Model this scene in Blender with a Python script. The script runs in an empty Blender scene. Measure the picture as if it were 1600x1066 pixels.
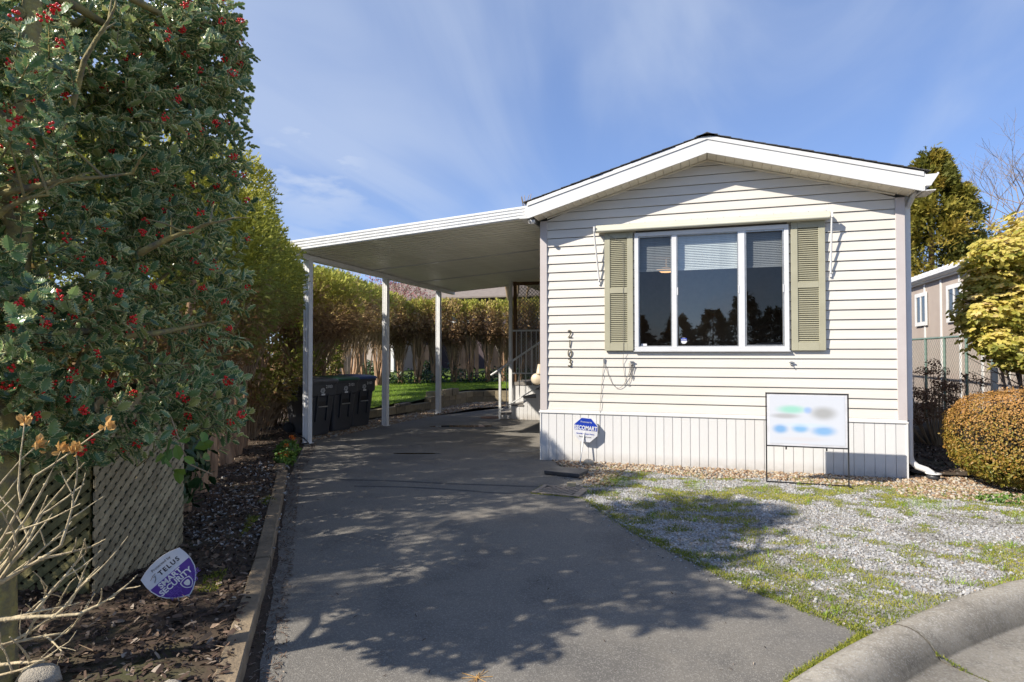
import bpy, bmesh, math, random
import numpy as np
from mathutils import Vector, Matrix

SC = bpy.context.scene
COL = SC.collection
R = math.radians
rng = np.random.default_rng(7)
random.seed(7)

# ------------------------------------------------------------------ camera
YAW = 0.3043
cd = bpy.data.cameras.new('camera'); cam = bpy.data.objects.new('camera', cd); COL.objects.link(cam)
cam.location = (0, 0, 1.5)
cam.rotation_euler = (math.pi / 2 + 0.0202, 0, YAW)
cd.sensor_width = 36; cd.lens = 21.33; cd.clip_start = 0.05; cd.clip_end = 2000
SC.camera = cam

# ------------------------------------------------------------------ light
SUN_TO = Vector((1.0, 0.92, -1.02)).normalized()          # direction the sunlight travels
sun_el = math.asin(-SUN_TO.z); sun_az = math.atan2(-SUN_TO.x, -SUN_TO.y)
sl = bpy.data.lights.new('sun', 'SUN'); sl.energy = 3.8; sl.angle = R(0.7); sl.color = (1.0, 0.93, 0.82)
so = bpy.data.objects.new('sun', sl); COL.objects.link(so)
so.rotation_euler = SUN_TO.to_track_quat('-Z', 'Y').to_euler(); so.location = (-10, -8, 12)

W = bpy.data.worlds.new('World'); SC.world = W; W.use_nodes = True
wn = W.node_tree; wn.nodes.clear()
def N(t, kind, **kw):
    n = t.nodes.new(kind)
    for k, v in kw.items():
        if k.startswith('i_'):
            key = k[2:]
            key = int(key) if key.isdigit() else key.replace('_', ' ')
            n.inputs[key].default_value = v
        else: setattr(n, k, v)
    return n
wo = N(wn, 'ShaderNodeOutputWorld'); wb = N(wn, 'ShaderNodeBackground'); wb.inputs[1].default_value = 0.125
sky = N(wn, 'ShaderNodeTexSky', sky_type='NISHITA', sun_disc=False, sun_elevation=sun_el, sun_rotation=sun_az % (2 * math.pi),
        air_density=0.8, dust_density=0.15, ozone_density=3.2, altitude=50)
L = wn.links.new
tc = N(wn, 'ShaderNodeTexCoord'); sp = N(wn, 'ShaderNodeSeparateXYZ'); L(tc.outputs['Generated'], sp.inputs[0])
zz = N(wn, 'ShaderNodeMath', operation='MAXIMUM', i_1=0.0); L(sp.outputs[2], zz.inputs[0])
za = N(wn, 'ShaderNodeMath', operation='ADD', i_1=0.12); L(zz.outputs[0], za.inputs[0])
dx = N(wn, 'ShaderNodeMath', operation='DIVIDE'); L(sp.outputs[0], dx.inputs[0]); L(za.outputs[0], dx.inputs[1])
dy = N(wn, 'ShaderNodeMath', operation='DIVIDE'); L(sp.outputs[1], dy.inputs[0]); L(za.outputs[0], dy.inputs[1])
cb = N(wn, 'ShaderNodeCombineXYZ'); L(dx.outputs[0], cb.inputs[0]); L(dy.outputs[0], cb.inputs[1])
mp = N(wn, 'ShaderNodeMapping'); mp.inputs['Rotation'].default_value = (0, 0, R(-4)); mp.inputs['Scale'].default_value = (1.1, 0.26, 1)
L(cb.outputs[0], mp.inputs[0])
n1 = N(wn, 'ShaderNodeTexNoise', i_Scale=1.5, i_Detail=7.0, i_Roughness=0.5, i_Distortion=1.0); L(mp.outputs[0], n1.inputs[0])
mp2 = N(wn, 'ShaderNodeMapping'); mp2.inputs['Location'].default_value = (3, 5, 0); mp2.inputs['Scale'].default_value = (.55, .4, 1)
L(cb.outputs[0], mp2.inputs[0])
n2 = N(wn, 'ShaderNodeTexNoise', i_Scale=1.1, i_Detail=4.0, i_Roughness=0.5, i_Distortion=0.3); L(mp2.outputs[0], n2.inputs[0])
mm = N(wn, 'ShaderNodeMath', operation='MULTIPLY'); L(n1.outputs[0], mm.inputs[0]); L(n2.outputs[0], mm.inputs[1])
cr = N(wn, 'ShaderNodeMapRange'); cr.inputs[1].default_value = .17; cr.inputs[2].default_value = .40; cr.inputs[3].default_value = 0.04; cr.inputs[4].default_value = .50
cr.interpolation_type = 'SMOOTHSTEP'; L(mm.outputs[0], cr.inputs[0])
# one soft cumulus bank low in the north-west
cdst = N(wn, 'ShaderNodeVectorMath', operation='DISTANCE'); cdst.inputs[1].default_value = (-.552, .778, .300); sq_ = N(wn, 'ShaderNodeMapping'); sq_.inputs['Scale'].default_value = (1, 1, 1); L(tc.outputs['Generated'], cdst.inputs[0])
cm = N(wn, 'ShaderNodeMapRange', interpolation_type='SMOOTHSTEP'); cm.inputs[1].default_value = .20; cm.inputs[2].default_value = .0; cm.inputs[3].default_value = 0; cm.inputs[4].default_value = 1; L(cdst.outputs['Value'], cm.inputs[0])
nc = N(wn, 'ShaderNodeTexNoise', i_Scale=7.0, i_Detail=6.0, i_Roughness=0.55); mc = N(wn, 'ShaderNodeMapping'); mc.inputs['Scale'].default_value = (1, 1, 3); L(tc.outputs['Generated'], mc.inputs[0]); L(mc.outputs[0], nc.inputs[0])
c2 = N(wn, 'ShaderNodeMapRange', interpolation_type='SMOOTHSTEP'); c2.inputs[1].default_value = .38; c2.inputs[2].default_value = .62; c2.inputs[4].default_value = .75; L(nc.outputs[0], c2.inputs[0])
c3 = N(wn, 'ShaderNodeMath', operation='MULTIPLY'); L(cm.outputs[0], c3.inputs[0]); L(c2.outputs[0], c3.inputs[1]); c4 = N(wn, 'ShaderNodeMath', operation='MAXIMUM'); L(c3.outputs[0], c4.inputs[0]); L(cr.outputs[0], c4.inputs[1])
mx = N(wn, 'ShaderNodeMixRGB'); L(c4.outputs[0], mx.inputs[0])
tn = N(wn, 'ShaderNodeMixRGB', blend_type='MULTIPLY'); tn.inputs[0].default_value = 1; tn.inputs[2].default_value = (.78, .83, .97, 1)
ev = N(wn, 'ShaderNodeMixRGB'); ev.inputs[0].default_value = .5; ev.inputs[2].default_value = (.85, 1.32, 2.45, 1)
L(sky.outputs[0], tn.inputs[1]); L(tn.outputs[0], ev.inputs[1]); L(ev.outputs[0], mx.inputs[1]); mx.inputs[2].default_value = (2.7, 3.05, 3.7, 1)
L(mx.outputs[0], wb.inputs[0]); L(wb.outputs[0], wo.inputs[0])

SC.view_settings.view_transform = 'Standard'; SC.view_settings.look = 'None'
SC.view_settings.exposure = 1.0; SC.view_settings.gamma = 1; SC.view_settings.use_curve_mapping = False

# ------------------------------------------------------------------ helpers
def cf(u, d):
    """metres to the right / metres ahead along the driveway's view axis -> world x, y"""
    c, s = math.cos(YAW), math.sin(YAW)
    return (u * c - d * s, d * c + u * s)

def nm(name, tints=None, col=(.5, .5, .5), col2=None, scale=6.0, rough=.6, bump=.0, bscale=60.0, spec=.5, metal=0.0,
       trans=0.0, fac=(.35, .65), detail=6.0, stretch=None, rnd=0.0, dist=0.0, coat=0.0, rough2=None):
    """procedural material: tints = ramp over the 'tint' attribute; col/col2 = noise mix; rnd = per-object brightness"""
    m = bpy.data.materials.new(name); m.use_nodes = True; t = m.node_tree; l = t.links.new
    b = t.nodes['Principled BSDF']
    tcn = N(t, 'ShaderNodeTexCoord'); vec = tcn.outputs['Object']
    if stretch:
        mpn = N(t, 'ShaderNodeMapping'); mpn.inputs['Scale'].default_value = stretch; l(vec, mpn.inputs[0]); vec = mpn.outputs[0]
    nz = N(t, 'ShaderNodeTexNoise', i_Scale=scale, i_Detail=detail, i_Roughness=.6, i_Distortion=dist); l(vec, nz.inputs[0])
    mr = N(t, 'ShaderNodeMapRange'); mr.inputs[1].default_value = fac[0]; mr.inputs[2].default_value = fac[1]; l(nz.outputs[0], mr.inputs[0])
    if tints:
        at = N(t, 'ShaderNodeAttribute', attribute_name='tint')
        rp = N(t, 'ShaderNodeValToRGB'); els = rp.color_ramp.elements
        while len(els) < len(tints): els.new(.5)
        for i, (p, c) in enumerate(sorted(tints, key=lambda q: q[0])):
            els[i].position = p; els[i].color = (*c, 1)
        l(at.outputs['Fac'], rp.inputs[0]); c1 = rp.outputs[0]
        mxn = N(t, 'ShaderNodeMixRGB', blend_type='MULTIPLY'); mxn.inputs[0].default_value = .5
        l(c1, mxn.inputs[1]); cc = N(t, 'ShaderNodeMapRange'); cc.inputs[3].default_value = .6; cc.inputs[4].default_value = 1.25
        l(nz.outputs[0], cc.inputs[0]); l(cc.outputs[0], mxn.inputs[2]); out = mxn.outputs[0]
    else:
        mxn = N(t, 'ShaderNodeMixRGB'); mxn.inputs[1].default_value = (*col, 1)
        mxn.inputs[2].default_value = (*(col2 or tuple(c * .8 for c in col)), 1); l(mr.outputs[0], mxn.inputs[0]); out = mxn.outputs[0]
    if rnd:
        oi = N(t, 'ShaderNodeObjectInfo'); rr = N(t, 'ShaderNodeMapRange'); rr.inputs[3].default_value = 1 - rnd; rr.inputs[4].default_value = 1 + rnd
        l(oi.outputs['Random'], rr.inputs[0]); m2 = N(t, 'ShaderNodeVectorMath', operation='SCALE'); l(out, m2.inputs[0]); l(rr.outputs[0], m2.inputs['Scale']); out = m2.outputs[0]
    l(out, b.inputs['Base Color'])
    b.inputs['Roughness'].default_value = rough; b.inputs['Specular IOR Level'].default_value = spec; b.inputs['Metallic'].default_value = metal
    if rough2 is not None:
        r2 = N(t, 'ShaderNodeMapRange'); r2.inputs[3].default_value = rough; r2.inputs[4].default_value = rough2; l(mr.outputs[0], r2.inputs[0]); l(r2.outputs[0], b.inputs['Roughness'])
    if bump:
        bn = N(t, 'ShaderNodeTexNoise', i_Scale=bscale, i_Detail=4.0); l(vec, bn.inputs[0])
        bp = N(t, 'ShaderNodeBump', i_Strength=bump, i_Distance=.02); l(bn.outputs[0], bp.inputs['Height']); l(bp.outputs[0], b.inputs['Normal'])
    if trans:
        tr = N(t, 'ShaderNodeBsdfTranslucent'); l(out, tr.inputs[0]); ms = N(t, 'ShaderNodeMixShader'); ms.inputs[0].default_value = trans
        o = t.nodes['Material Output']; l(b.outputs[0], ms.inputs[1]); l(tr.outputs[0], ms.inputs[2]); l(ms.outputs[0], o.inputs[0])
    return m

MAT = {}
ORG = {}
def tag(o, label=None, cat=None, group=None, kind=None):
    if label: o['label'] = label
    if cat: o['category'] = cat
    if group: o['group'] = group
    if kind: o['kind'] = kind
    return o
def empty(name, loc, label=None, cat=None, group=None, rz=0):
    o = bpy.data.objects.new(name, None); COL.objects.link(o); o.location = loc; o.rotation_euler.z = rz
    o.empty_display_size = .2
    ORG[o.name] = Vector(loc) if rz == 0 else Vector((0, 0, 0))
    return tag(o, label, cat, group)
def link(name, me, parent=None, origin=None):
    o = bpy.data.objects.new(name, me); COL.objects.link(o)
    if parent is not None: o.parent = parent; ORG[o.name] = ORG.get(parent.name, Vector((0, 0, 0)))
    else: ORG[o.name] = Vector(origin or (0, 0, 0)); o.location = ORG[o.name]
    return o

class MB:
    """collects shapes and links them as one mesh object (coordinates are world metres)"""
    def __init__(s): s.v = []; s.f = []; s.m = []; s.sm = []; s.tv = []
    def add(s, vs, fs, mi=0, smooth=False, tint=0.0):
        o = len(s.v); s.v += [tuple(v) for v in vs]; s.tv += [tint] * len(vs)
        for f in fs: s.f.append([o + i for i in f]); s.m.append(mi); s.sm.append(smooth)
        return s
    def box(s, x0, x1, y0, y1, z0, z1, mi=0, tint=0.):
        vs = [(x, y, z) for x in (x0, x1) for y in (y0, y1) for z in (z0, z1)]
        return s.add(vs, [(0, 1, 3, 2), (4, 6, 7, 5), (0, 4, 5, 1), (2, 3, 7, 6), (0, 2, 6, 4), (1, 5, 7, 3)], mi, tint=tint)
    def obox(s, c, size, M=None, mi=0, tint=0.):
        vs = []
        for x in (-.5, .5):
            for y in (-.5, .5):
                for z in (-.5, .5):
                    v = Vector((x * size[0], y * size[1], z * size[2]))
                    if M is not None: v = M @ v
                    vs.append(Vector(c) + v)
        return s.add(vs, [(0, 1, 3, 2), (4, 6, 7, 5), (0, 4, 5, 1), (2, 3, 7, 6), (0, 2, 6, 4), (1, 5, 7, 3)], mi, tint=tint)
    def prism(s, pts, axis, a, b, mi=0, smooth=False):
        """extrude a closed outline; axis 'x': pts=(y,z); 'y': pts=(x,z); 'z': pts=(x,y)"""
        def mk(p, t): return (t, p[0], p[1]) if axis == 'x' else ((p[0], t, p[1]) if axis == 'y' else (p[0], p[1], t))
        n = len(pts); vs = [mk(p, a) for p in pts] + [mk(p, b) for p in pts]
        fs = [tuple(range(n)), tuple(range(2 * n - 1, n - 1, -1))] + [(i, i + n, (i + 1) % n + n, (i + 1) % n) for i in range(n)]
        return s.add(vs, fs, mi, smooth)
    def tube(s, path, rad, n=8, mi=0, caps=True, tint=0., jit=0.):
        path = [Vector(p) for p in path]; k = len(path)
        if not hasattr(rad, '__len__'): rad = [rad] * k
        vs = []; ref = Vector((0.13, 0.21, 1)).normalized()
        for i, p in enumerate(path):
            t = (path[min(i + 1, k - 1)] - path[max(i - 1, 0)])
            t = t.normalized() if t.length > 1e-9 else Vector((0, 0, 1))
            a = t.cross(ref)
            if a.length < .15: a = t.cross(Vector((1, 0, 0)))
            a.normalize(); b = t.cross(a)
            for j in range(n):
                an = 2 * math.pi * j / n; r = rad[i] * (1 + (random.random() - .5) * jit)
                vs.append(p + a * math.cos(an) * r + b * math.sin(an) * r)
        fs = [(i * n + j, i * n + (j + 1) % n, (i + 1) * n + (j + 1) % n, (i + 1) * n + j) for i in range(k - 1) for j in range(n)]
        o = len(s.v); s.add(vs, fs, mi, True, tint)
        if caps: s.add([vs[j] for j in range(n)], [tuple(range(n))], mi, tint=tint); s.add([vs[(k - 1) * n + j] for j in range(n)], [tuple(range(n - 1, -1, -1))], mi, tint=tint)
        return s
    def lathe(s, c, prof, n=20, mi=0, M=None, smooth=True):
        """prof = [(radius, height)]"""
        vs = []
        for r, h in prof:
            for j in range(n):
                v = Vector((r * math.cos(2 * math.pi * j / n), r * math.sin(2 * math.pi * j / n), h))
                if M is not None: v = M @ v
                vs.append(Vector(c) + v)
        fs = [(i * n + j, i * n + (j + 1) % n, (i + 1) * n + (j + 1) % n, (i + 1) * n + j) for i in range(len(prof) - 1) for j in range(n)]
        return s.add(vs, fs, mi, smooth)
    def mesh(s, name, mats, org=(0, 0, 0)):
        me = bpy.data.meshes.new(name)
        ox, oy, oz = org
        me.from_pydata([(x - ox, y - oy, z - oz) for x, y, z in s.v], [], s.f)
        for m in (mats if isinstance(mats, (list, tuple)) else [mats]): me.materials.append(m)
        me.polygons.foreach_set('material_index', s.m); me.polygons.foreach_set('use_smooth', s.sm)
        if any(s.tv):
            a = me.attributes.new('tint', 'FLOAT', 'POINT'); a.data.foreach_set('value', s.tv)
        me.validate(); me.update(); return me
    def build(s, name, mats, parent=None, origin=None):
        org = ORG.get(parent.name, Vector((0, 0, 0))) if parent is not None else Vector(origin or (0, 0, 0))
        return link(name, s.mesh(name, mats, org), parent, origin)

def bev(o, w=.004, seg=2):
    m = o.modifiers.new('bevel', 'BEVEL'); m.width = w; m.segments = seg; m.limit_method = 'ANGLE'; m.angle_limit = R(40); return o

def np_mesh(name, V, F, mats, tint=None, mi=None, smooth=False, org=(0, 0, 0)):
    """fast mesh: V (n,3), F (m,k) constant face size"""
    me = bpy.data.meshes.new(name); V = np.asarray(V, np.float32) - np.asarray(org, np.float32); m, k = F.shape
    me.vertices.add(len(V)); me.vertices.foreach_set('co', V.ravel())
    me.loops.add(m * k); me.loops.foreach_set('vertex_index', F.astype(np.int32).ravel())
    me.polygons.add(m); me.polygons.foreach_set('loop_start', np.arange(0, m * k, k, dtype=np.int32)); 
    for q in (mats if isinstance(mats, (list, tuple)) else [mats]): me.materials.append(q)
    if mi is not None: me.polygons.foreach_set('material_index', np.asarray(mi, np.int32))
    me.polygons.foreach_set('use_smooth', np.full(m, smooth))
    if tint is not None:
        a = me.attributes.new('tint', 'FLOAT', 'POINT'); a.data.foreach_set('value', np.asarray(tint, np.float32))
    me.update(calc_edges=True); return me

def rotm(n, zdir=None, spin=None, seed=None):
    """n random rotation matrices whose local z points along zdir (n,3)"""
    if zdir is None:
        zdir = rng.normal(size=(n, 3))
    z = zdir / (np.linalg.norm(zdir, axis=1, keepdims=True) + 1e-9)
    a = rng.normal(size=(n, 3)) if spin is None else spin
    x = a - (a * z).sum(1, keepdims=True) * z; x /= (np.linalg.norm(x, axis=1, keepdims=True) + 1e-9)
    y = np.cross(z, x); return np.stack([x, y, z], axis=2)      # columns
def scatter(tv, tf, pos, rot, scale, tint=None, tmi=None):
    """instances of a template as one vertex/face array"""
    tv = np.asarray(tv, np.float32); tf = np.asarray(tf); n = len(pos)
    sc = np.asarray(scale, np.float32)
    if sc.ndim == 1: sc = np.repeat(sc[:, None], 3, 1)
    P = tv[None] * sc[:, None, :]
    P = np.einsum('nij,nkj->nki', rot, P) + np.asarray(pos)[:, None, :]
    F = tf[None] + (np.arange(n) * len(tv))[:, None, None]
    T = None if tint is None else np.repeat(tint, len(tv))
    MI = None if tmi is None else np.tile(tmi, n)
    return P.reshape(-1, 3), F.reshape(-1, tf.shape[1]), T, MI
def merge(lst):
    V = []; F = []; T = []; MI = []; o = 0
    for v, f, t, m in lst:
        V.append(v); F.append(f + o); o += len(v); T.append(t if t is not None else np.zeros(len(v))); MI.append(m if m is not None else np.zeros(len(f), int))
    return np.concatenate(V), np.concatenate(F), np.concatenate(T), np.concatenate(MI)
def inpoly(P, poly):
    x, y = P[:, 0], P[:, 1]; r = np.zeros(len(P), bool); n = len(poly)
    for i in range(n):
        x1, y1 = poly[i]; x2, y2 = poly[(i + 1) % n]
        c = ((y1 > y) != (y2 > y)) & (x < (x2 - x1) * (y - y1) / (y2 - y1 + 1e-12) + x1); r ^= c
    return r
def vnoise(x, y, s=1.0, seed=0, oct=3):
    """cheap smooth value noise in [0,1]"""
    x = np.asarray(x, float) * s; y = np.asarray(y, float) * s; out = 0; amp = 1; tot = 0
    for o in range(oct):
        xi = np.floor(x).astype(int); yi = np.floor(y).astype(int); fx = x - xi; fy = y - yi
        fx = fx * fx * (3 - 2 * fx); fy = fy * fy * (3 - 2 * fy)
        def h(a, b):
            v = np.sin(a * 127.1 + b * 311.7 + (seed + o) * 74.7) * 43758.5453; return v - np.floor(v)
        v = (h(xi, yi) * (1 - fx) + h(xi + 1, yi) * fx) * (1 - fy) + (h(xi, yi + 1) * (1 - fx) + h(xi + 1, yi + 1) * fx) * fy
        out = out + v * amp; tot += amp; amp *= .5; x = x * 2.03; y = y * 2.03
    return out / tot
def randin(poly, n, pad=0):
    p = np.array(poly); lo = p.min(0) - pad; hi = p.max(0) + pad; out = np.zeros((0, 2))
    while len(out) < n:
        q = rng.uniform(lo, hi, (n * 2, 2)); out = np.concatenate([out, q[inpoly(q, poly)]])
    return out[:n]

ICO = None
def ico(sub=1):
    bm = bmesh.new(); bmesh.ops.create_icosphere(bm, subdivisions=sub, radius=1)
    v = np.array([q.co[:] for q in bm.verts]); f = np.array([[w.index for w in q.verts] for q in bm.faces]); bm.free(); return v, f
CUBE_V = np.array([(x, y, z) for x in (-1, 1) for y in (-1, 1) for z in (-1, 1)], float)
CUBE_F = np.array([(0, 1, 3), (0, 3, 2), (4, 6, 7), (4, 7, 5), (0, 4, 5), (0, 5, 1), (2, 3, 7), (2, 7, 6), (0, 2, 6), (0, 6, 4), (1, 5, 7), (1, 7, 3)])

def text_obj(name, body, size, mat, parent, loc, rot, extrude=.0006, align='CENTER', sx=1.0, bold=0.0, spacing=1.0):
    cu = bpy.data.curves.new(name, 'FONT'); cu.body = body; cu.size = size; cu.extrude = extrude; cu.align_x = align; cu.align_y = 'CENTER'
    cu.offset = bold; cu.space_character = spacing; cu.resolution_u = 3
    tmp = bpy.data.objects.new('tmp', cu); COL.objects.link(tmp)
    dg = bpy.context.evaluated_depsgraph_get(); dg.update()
    me = bpy.data.meshes.new_from_object(tmp.evaluated_get(dg)); bpy.data.objects.remove(tmp, do_unlink=True); bpy.data.curves.remove(cu)
    me.materials.clear(); me.materials.append(mat); me.name = name
    M = Matrix.Translation(Vector(loc) - (ORG.get(parent.name, Vector((0, 0, 0))) if parent else Vector((0, 0, 0)))) @ rot.to_4x4() @ Matrix.Diagonal((sx, 1, 1, 1))
    me.transform(M); me.update()
    return link(name, me, parent)
# ------------------------------------------------------------------ materials
M_white = nm('white_paint', col=(.72, .71, .69), col2=(.66, .65, .62), scale=3, rough=.42, bump=.04, bscale=90)
M_skirt = nm('skirting_white', col=(.67, .665, .65), col2=(.61, .60, .585), scale=2, rough=.4, rnd=.02, stretch=(1, 1, .4), bump=.03, bscale=40)
M_cream = nm('cream_vinyl', col=(.655, .62, .56), col2=(.61, .57, .505), scale=1.6, rough=.48, rnd=.03, stretch=(.5, .5, 5), bump=.12, bscale=9)
M_corner = nm('corner_vinyl', col=(.53, .48, .46), col2=(.49, .44, .42), scale=3, rough=.5)
M_soffit = nm('soffit_vinyl', col=(.80, .735, .60), col2=(.74, .67, .54), scale=3, rough=.55, rnd=.02)
M_gap = nm('dark_gap', col=(.03, .03, .03), rough=.9)
M_shingle = nm('asphalt_shingle', col=(.045, .043, .042), col2=(.09, .085, .08), scale=60, rough=.95, bump=.6, bscale=160, rnd=.2)
M_khaki = nm('khaki_shutter', col=(.40, .38, .27), col2=(.35, .33, .23), scale=3, rough=.5, rnd=.02, bump=.03)
M_awning = nm('awning_cream', col=(.56, .545, .44), col2=(.50, .485, .39), scale=3, rough=.4)
M_frame = nm('vinyl_frame', col=(.68, .68, .68), col2=(.62, .62, .62), scale=4, rough=.3)
M_alu = nm('dull_metal', col=(.45, .45, .44), col2=(.36, .36, .35), scale=20, rough=.4, metal=.7)
M_iron = nm('black_iron', col=(.02, .02, .021), rough=.45)
M_num = nm('house_number_metal', col=(.10, .088, .055), col2=(.22, .19, .12), scale=40, rough=.4, metal=.5)
M_carport = nm('carport_enamel', col=(.86, .85, .76), col2=(.78, .77, .68), scale=3, rough=.38, rough2=.5, stretch=(1, .3, 1), rnd=.03)
M_carwhite = nm('carport_white', col=(.78, .78, .77), col2=(.69, .69, .68), scale=4, rough=.4, rnd=.02)
M_room = nm('interior_wall', col=(.46, .45, .43), rough=.9)
M_blind = nm('blind_slat', col=(.75, .76, .76), rough=.5)
M_black = nm('black_plastic', col=(.036, .037, .041), col2=(.056, .057, .062), scale=5, rough=.45, bump=.05, bscale=30, rough2=.65)
M_green_lid = nm('green_lid', col=(.02, .09, .045), col2=(.03, .12, .06), scale=10, rough=.4, bump=.1)
M_blue_lid = nm('blue_lid', col=(.02, .05, .17), col2=(.04, .075, .22), scale=10, rough=.35, bump=.1)
M_grey_lid = nm('grey_lid', col=(.07, .07, .075), col2=(.13, .13, .135), scale=10, rough=.35, bump=.1)
M_print = nm('white_print', col=(.72, .72, .70), rough=.6)
M_block = nm('concrete_block', col=(.33, .27, .17), col2=(.23, .19, .12), scale=9, rough=.95, bump=.5, bscale=90, rnd=.18)
M_timber = nm('weathered_timber', col=(.27, .205, .13), col2=(.14, .105, .068), scale=5, rough=.9, bump=.5, bscale=50, stretch=(1, 1, 1), rnd=.08, detail=10)
M_lattice = nm('lattice_wood', col=(.40, .33, .205), col2=(.24, .195, .115), scale=9, rough=.9, bump=.35, bscale=60, rnd=.20)
M_lattice2 = nm('dark_lattice_wood', col=(.22, .19, .075), col2=(.11, .10, .04), scale=9, rough=.9, bump=.35, bscale=60, rnd=.2)  # darker, greener wood colour for the left panel
M_conc = nm('aged_concrete', col=(.40, .355, .285), col2=(.23, .205, .165), scale=3.2, rough=.93, bump=.7, bscale=140, detail=12, fac=(.4, .68))
M_bark = nm('cedar_bark', col=(.48, .30, .18), col2=(.20, .12, .07), scale=12, rough=.95, bump=.9, bscale=40, stretch=(1, 1, .15), detail=8)
M_barkm = nm('mossy_bark', col=(.34, .28, .09), col2=(.15, .125, .08), scale=16, rough=.95, bump=.6, bscale=50)
M_twig = nm('pale_twig', col=(.55, .45, .27), col2=(.28, .22, .13), scale=22, rough=.85, bump=.4, bscale=80)
M_drytwig = nm('dry_twig', col=(.38, .27, .16), col2=(.24, .165, .095), scale=12, rough=.9)
M_grey_twig = nm('grey_twig', col=(.20, .165, .14), col2=(.28, .22, .19), scale=3, rough=.9)
M_dryflower = nm('dry_bract', col=(.72, .44, .15), col2=(.55, .32, .10), scale=30, rough=.8, trans=.25)
M_holly = nm('holly_green', tints=[(0, (0.069, 0.138, 0.063)), (.5, (0.149, 0.253, 0.098)), (.8, (0.253, 0.356, 0.115)), (1, (0.483, 0.506, 0.161))], scale=30, rough=.25, spec=.7, trans=.32)
M_hollym = nm('holly_margin', tints=[(0, (.42, .44, .17)), (.6, (.58, .56, .25)), (1, (.70, .66, .34))], scale=30, rough=.36, trans=.15)
M_berry = nm('holly_berry', col=(.80, .025, .018), col2=(.60, .015, .012), scale=20, rough=.25)
M_cedar = nm('cedar_green', tints=[(0, (0.275, 0.156, 0.069)), (.18, (0.225, 0.188, 0.050)), (.45, (0.213, 0.237, 0.043)), (.8, (0.325, 0.350, 0.050)), (1, (0.475, 0.450, 0.069))], scale=2.5, rough=.75, trans=.4)
M_brown = nm('cedar_brown', tints=[(0, (0.196, 0.115, 0.057)), (.4, (0.368, 0.236, 0.115)), (.62, (0.506, 0.368, 0.161)), (.8, (0.483, 0.414, 0.092)), (1, (0.368, 0.380, 0.063))], scale=2.5, rough=.85, trans=.2)
M_conifer = nm('conifer_green', tints=[(0, (.12, .13, .022)), (.5, (.22, .21, .03)), (.8, (.33, .27, .04)), (1, (.46, .33, .06))], scale=2, rough=.75, trans=.35)
M_darkconifer = nm('dark_conifer', tints=[(0, (.02, .035, .012)), (1, (.05, .07, .02))], scale=2, rough=.8)
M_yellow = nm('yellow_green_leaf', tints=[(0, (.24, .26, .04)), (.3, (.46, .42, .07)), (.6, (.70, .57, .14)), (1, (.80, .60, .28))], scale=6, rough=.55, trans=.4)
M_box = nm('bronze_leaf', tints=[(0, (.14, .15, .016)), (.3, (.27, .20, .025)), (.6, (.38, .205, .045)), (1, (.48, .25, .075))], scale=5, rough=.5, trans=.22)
M_dryleaf = nm('hydrangea_head', tints=[(0, (.16, .09, .052)), (1, (.36, .22, .14))], scale=20, rough=.9, trans=.2)
M_pink = nm('pink_blossom', tints=[(0, (.30, .10, .11)), (1, (.62, .28, .28))], scale=20, rough=.8, trans=.3)
M_grass = nm('lawn_grass', tints=[(0, (0.132, 0.242, 0.020)), (.6, (0.275, 0.440, 0.028)), (1, (0.440, 0.550, 0.055))], scale=3, rough=.6, trans=.35)
M_moss = nm('moss_grass', tints=[(0, (.07, .11, .014)), (.5, (.19, .23, .022)), (1, (.40, .38, .05))], scale=3, rough=.8, trans=.25)
M_gravel = nm('crushed_stone', tints=[(0, (.10, .092, .08)), (.25, (.22, .21, .195)), (.6, (.35, .345, .335)), (.9, (.46, .455, .45)), (1, (.34, .27, .20))], scale=60, rough=.85, bump=.2, bscale=200)
M_river = nm('river_stone', tints=[(0, (.17, .10, .055)), (.3, (.30, .19, .11)), (.6, (.40, .31, .20)), (.85, (.46, .42, .35)), (1, (.24, .22, .20))], scale=60, rough=.75)
M_mulch = nm('mulch_chips', tints=[(0, (.022, .014, .010)), (.45, (.075, .043, .028)), (.8, (.14, .088, .058)), (1, (.34, .28, .22))], scale=40, rough=.9)
M_deadleaf = nm('dead_leaf', tints=[(0, (.06, .035, .022)), (.5, (.17, .10, .06)), (.85, (.30, .21, .14)), (1, (.42, .36, .28))], scale=30, rough=.8)
M_ivy = nm('ivy_leaf', tints=[(0, (.012, .035, .010)), (1, (.045, .10, .025))], scale=10, rough=.4, trans=.1)
M_fresh = nm('fresh_leaf', tints=[(0, (.06, .14, .02)), (1, (.16, .27, .035))], scale=10, rough=.5, trans=.25)
M_orange = nm('orange_petal', tints=[(0, (.55, .03, .02)), (.5, (.80, .20, .02)), (1, (.85, .33, .03))], scale=20, rough=.6, trans=.2)
M_rock = nm('boulder', col=(.17, .145, .115), col2=(.10, .09, .075), scale=6, rough=.95, bump=.6, bscale=30)
M_nwall = nm('neighbour_panel', col=(.40, .335, .285), col2=(.37, .305, .26), scale=2, rough=.8)
M_nroof = nm('neighbour_roof', col=(.55, .55, .54), col2=(.44, .44, .43), scale=8, rough=.5)
M_fence = nm('green_wire', col=(.10, .17, .14), col2=(.16, .22, .19), scale=10, rough=.6)
M_darkwood = nm('back_house_wall', col=(.075, .052, .055), rough=.8)
M_backroof = nm('back_house_roof', col=(.24, .20, .165), col2=(.19, .155, .13), scale=5, rough=.9)
M_purple = nm('purple_print', col=(.085, .025, .27), rough=.35)
M_purple2 = nm('light_purple_print', col=(.15, .075, .38), rough=.35)
M_blue = nm('blue_print', col=(.012, .045, .38), rough=.35)
M_signw = nm('sign_white', col=(.68, .68, .70), rough=.35)
M_ink = nm('dark_ink', col=(.02, .02, .03), rough=.5)
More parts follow.
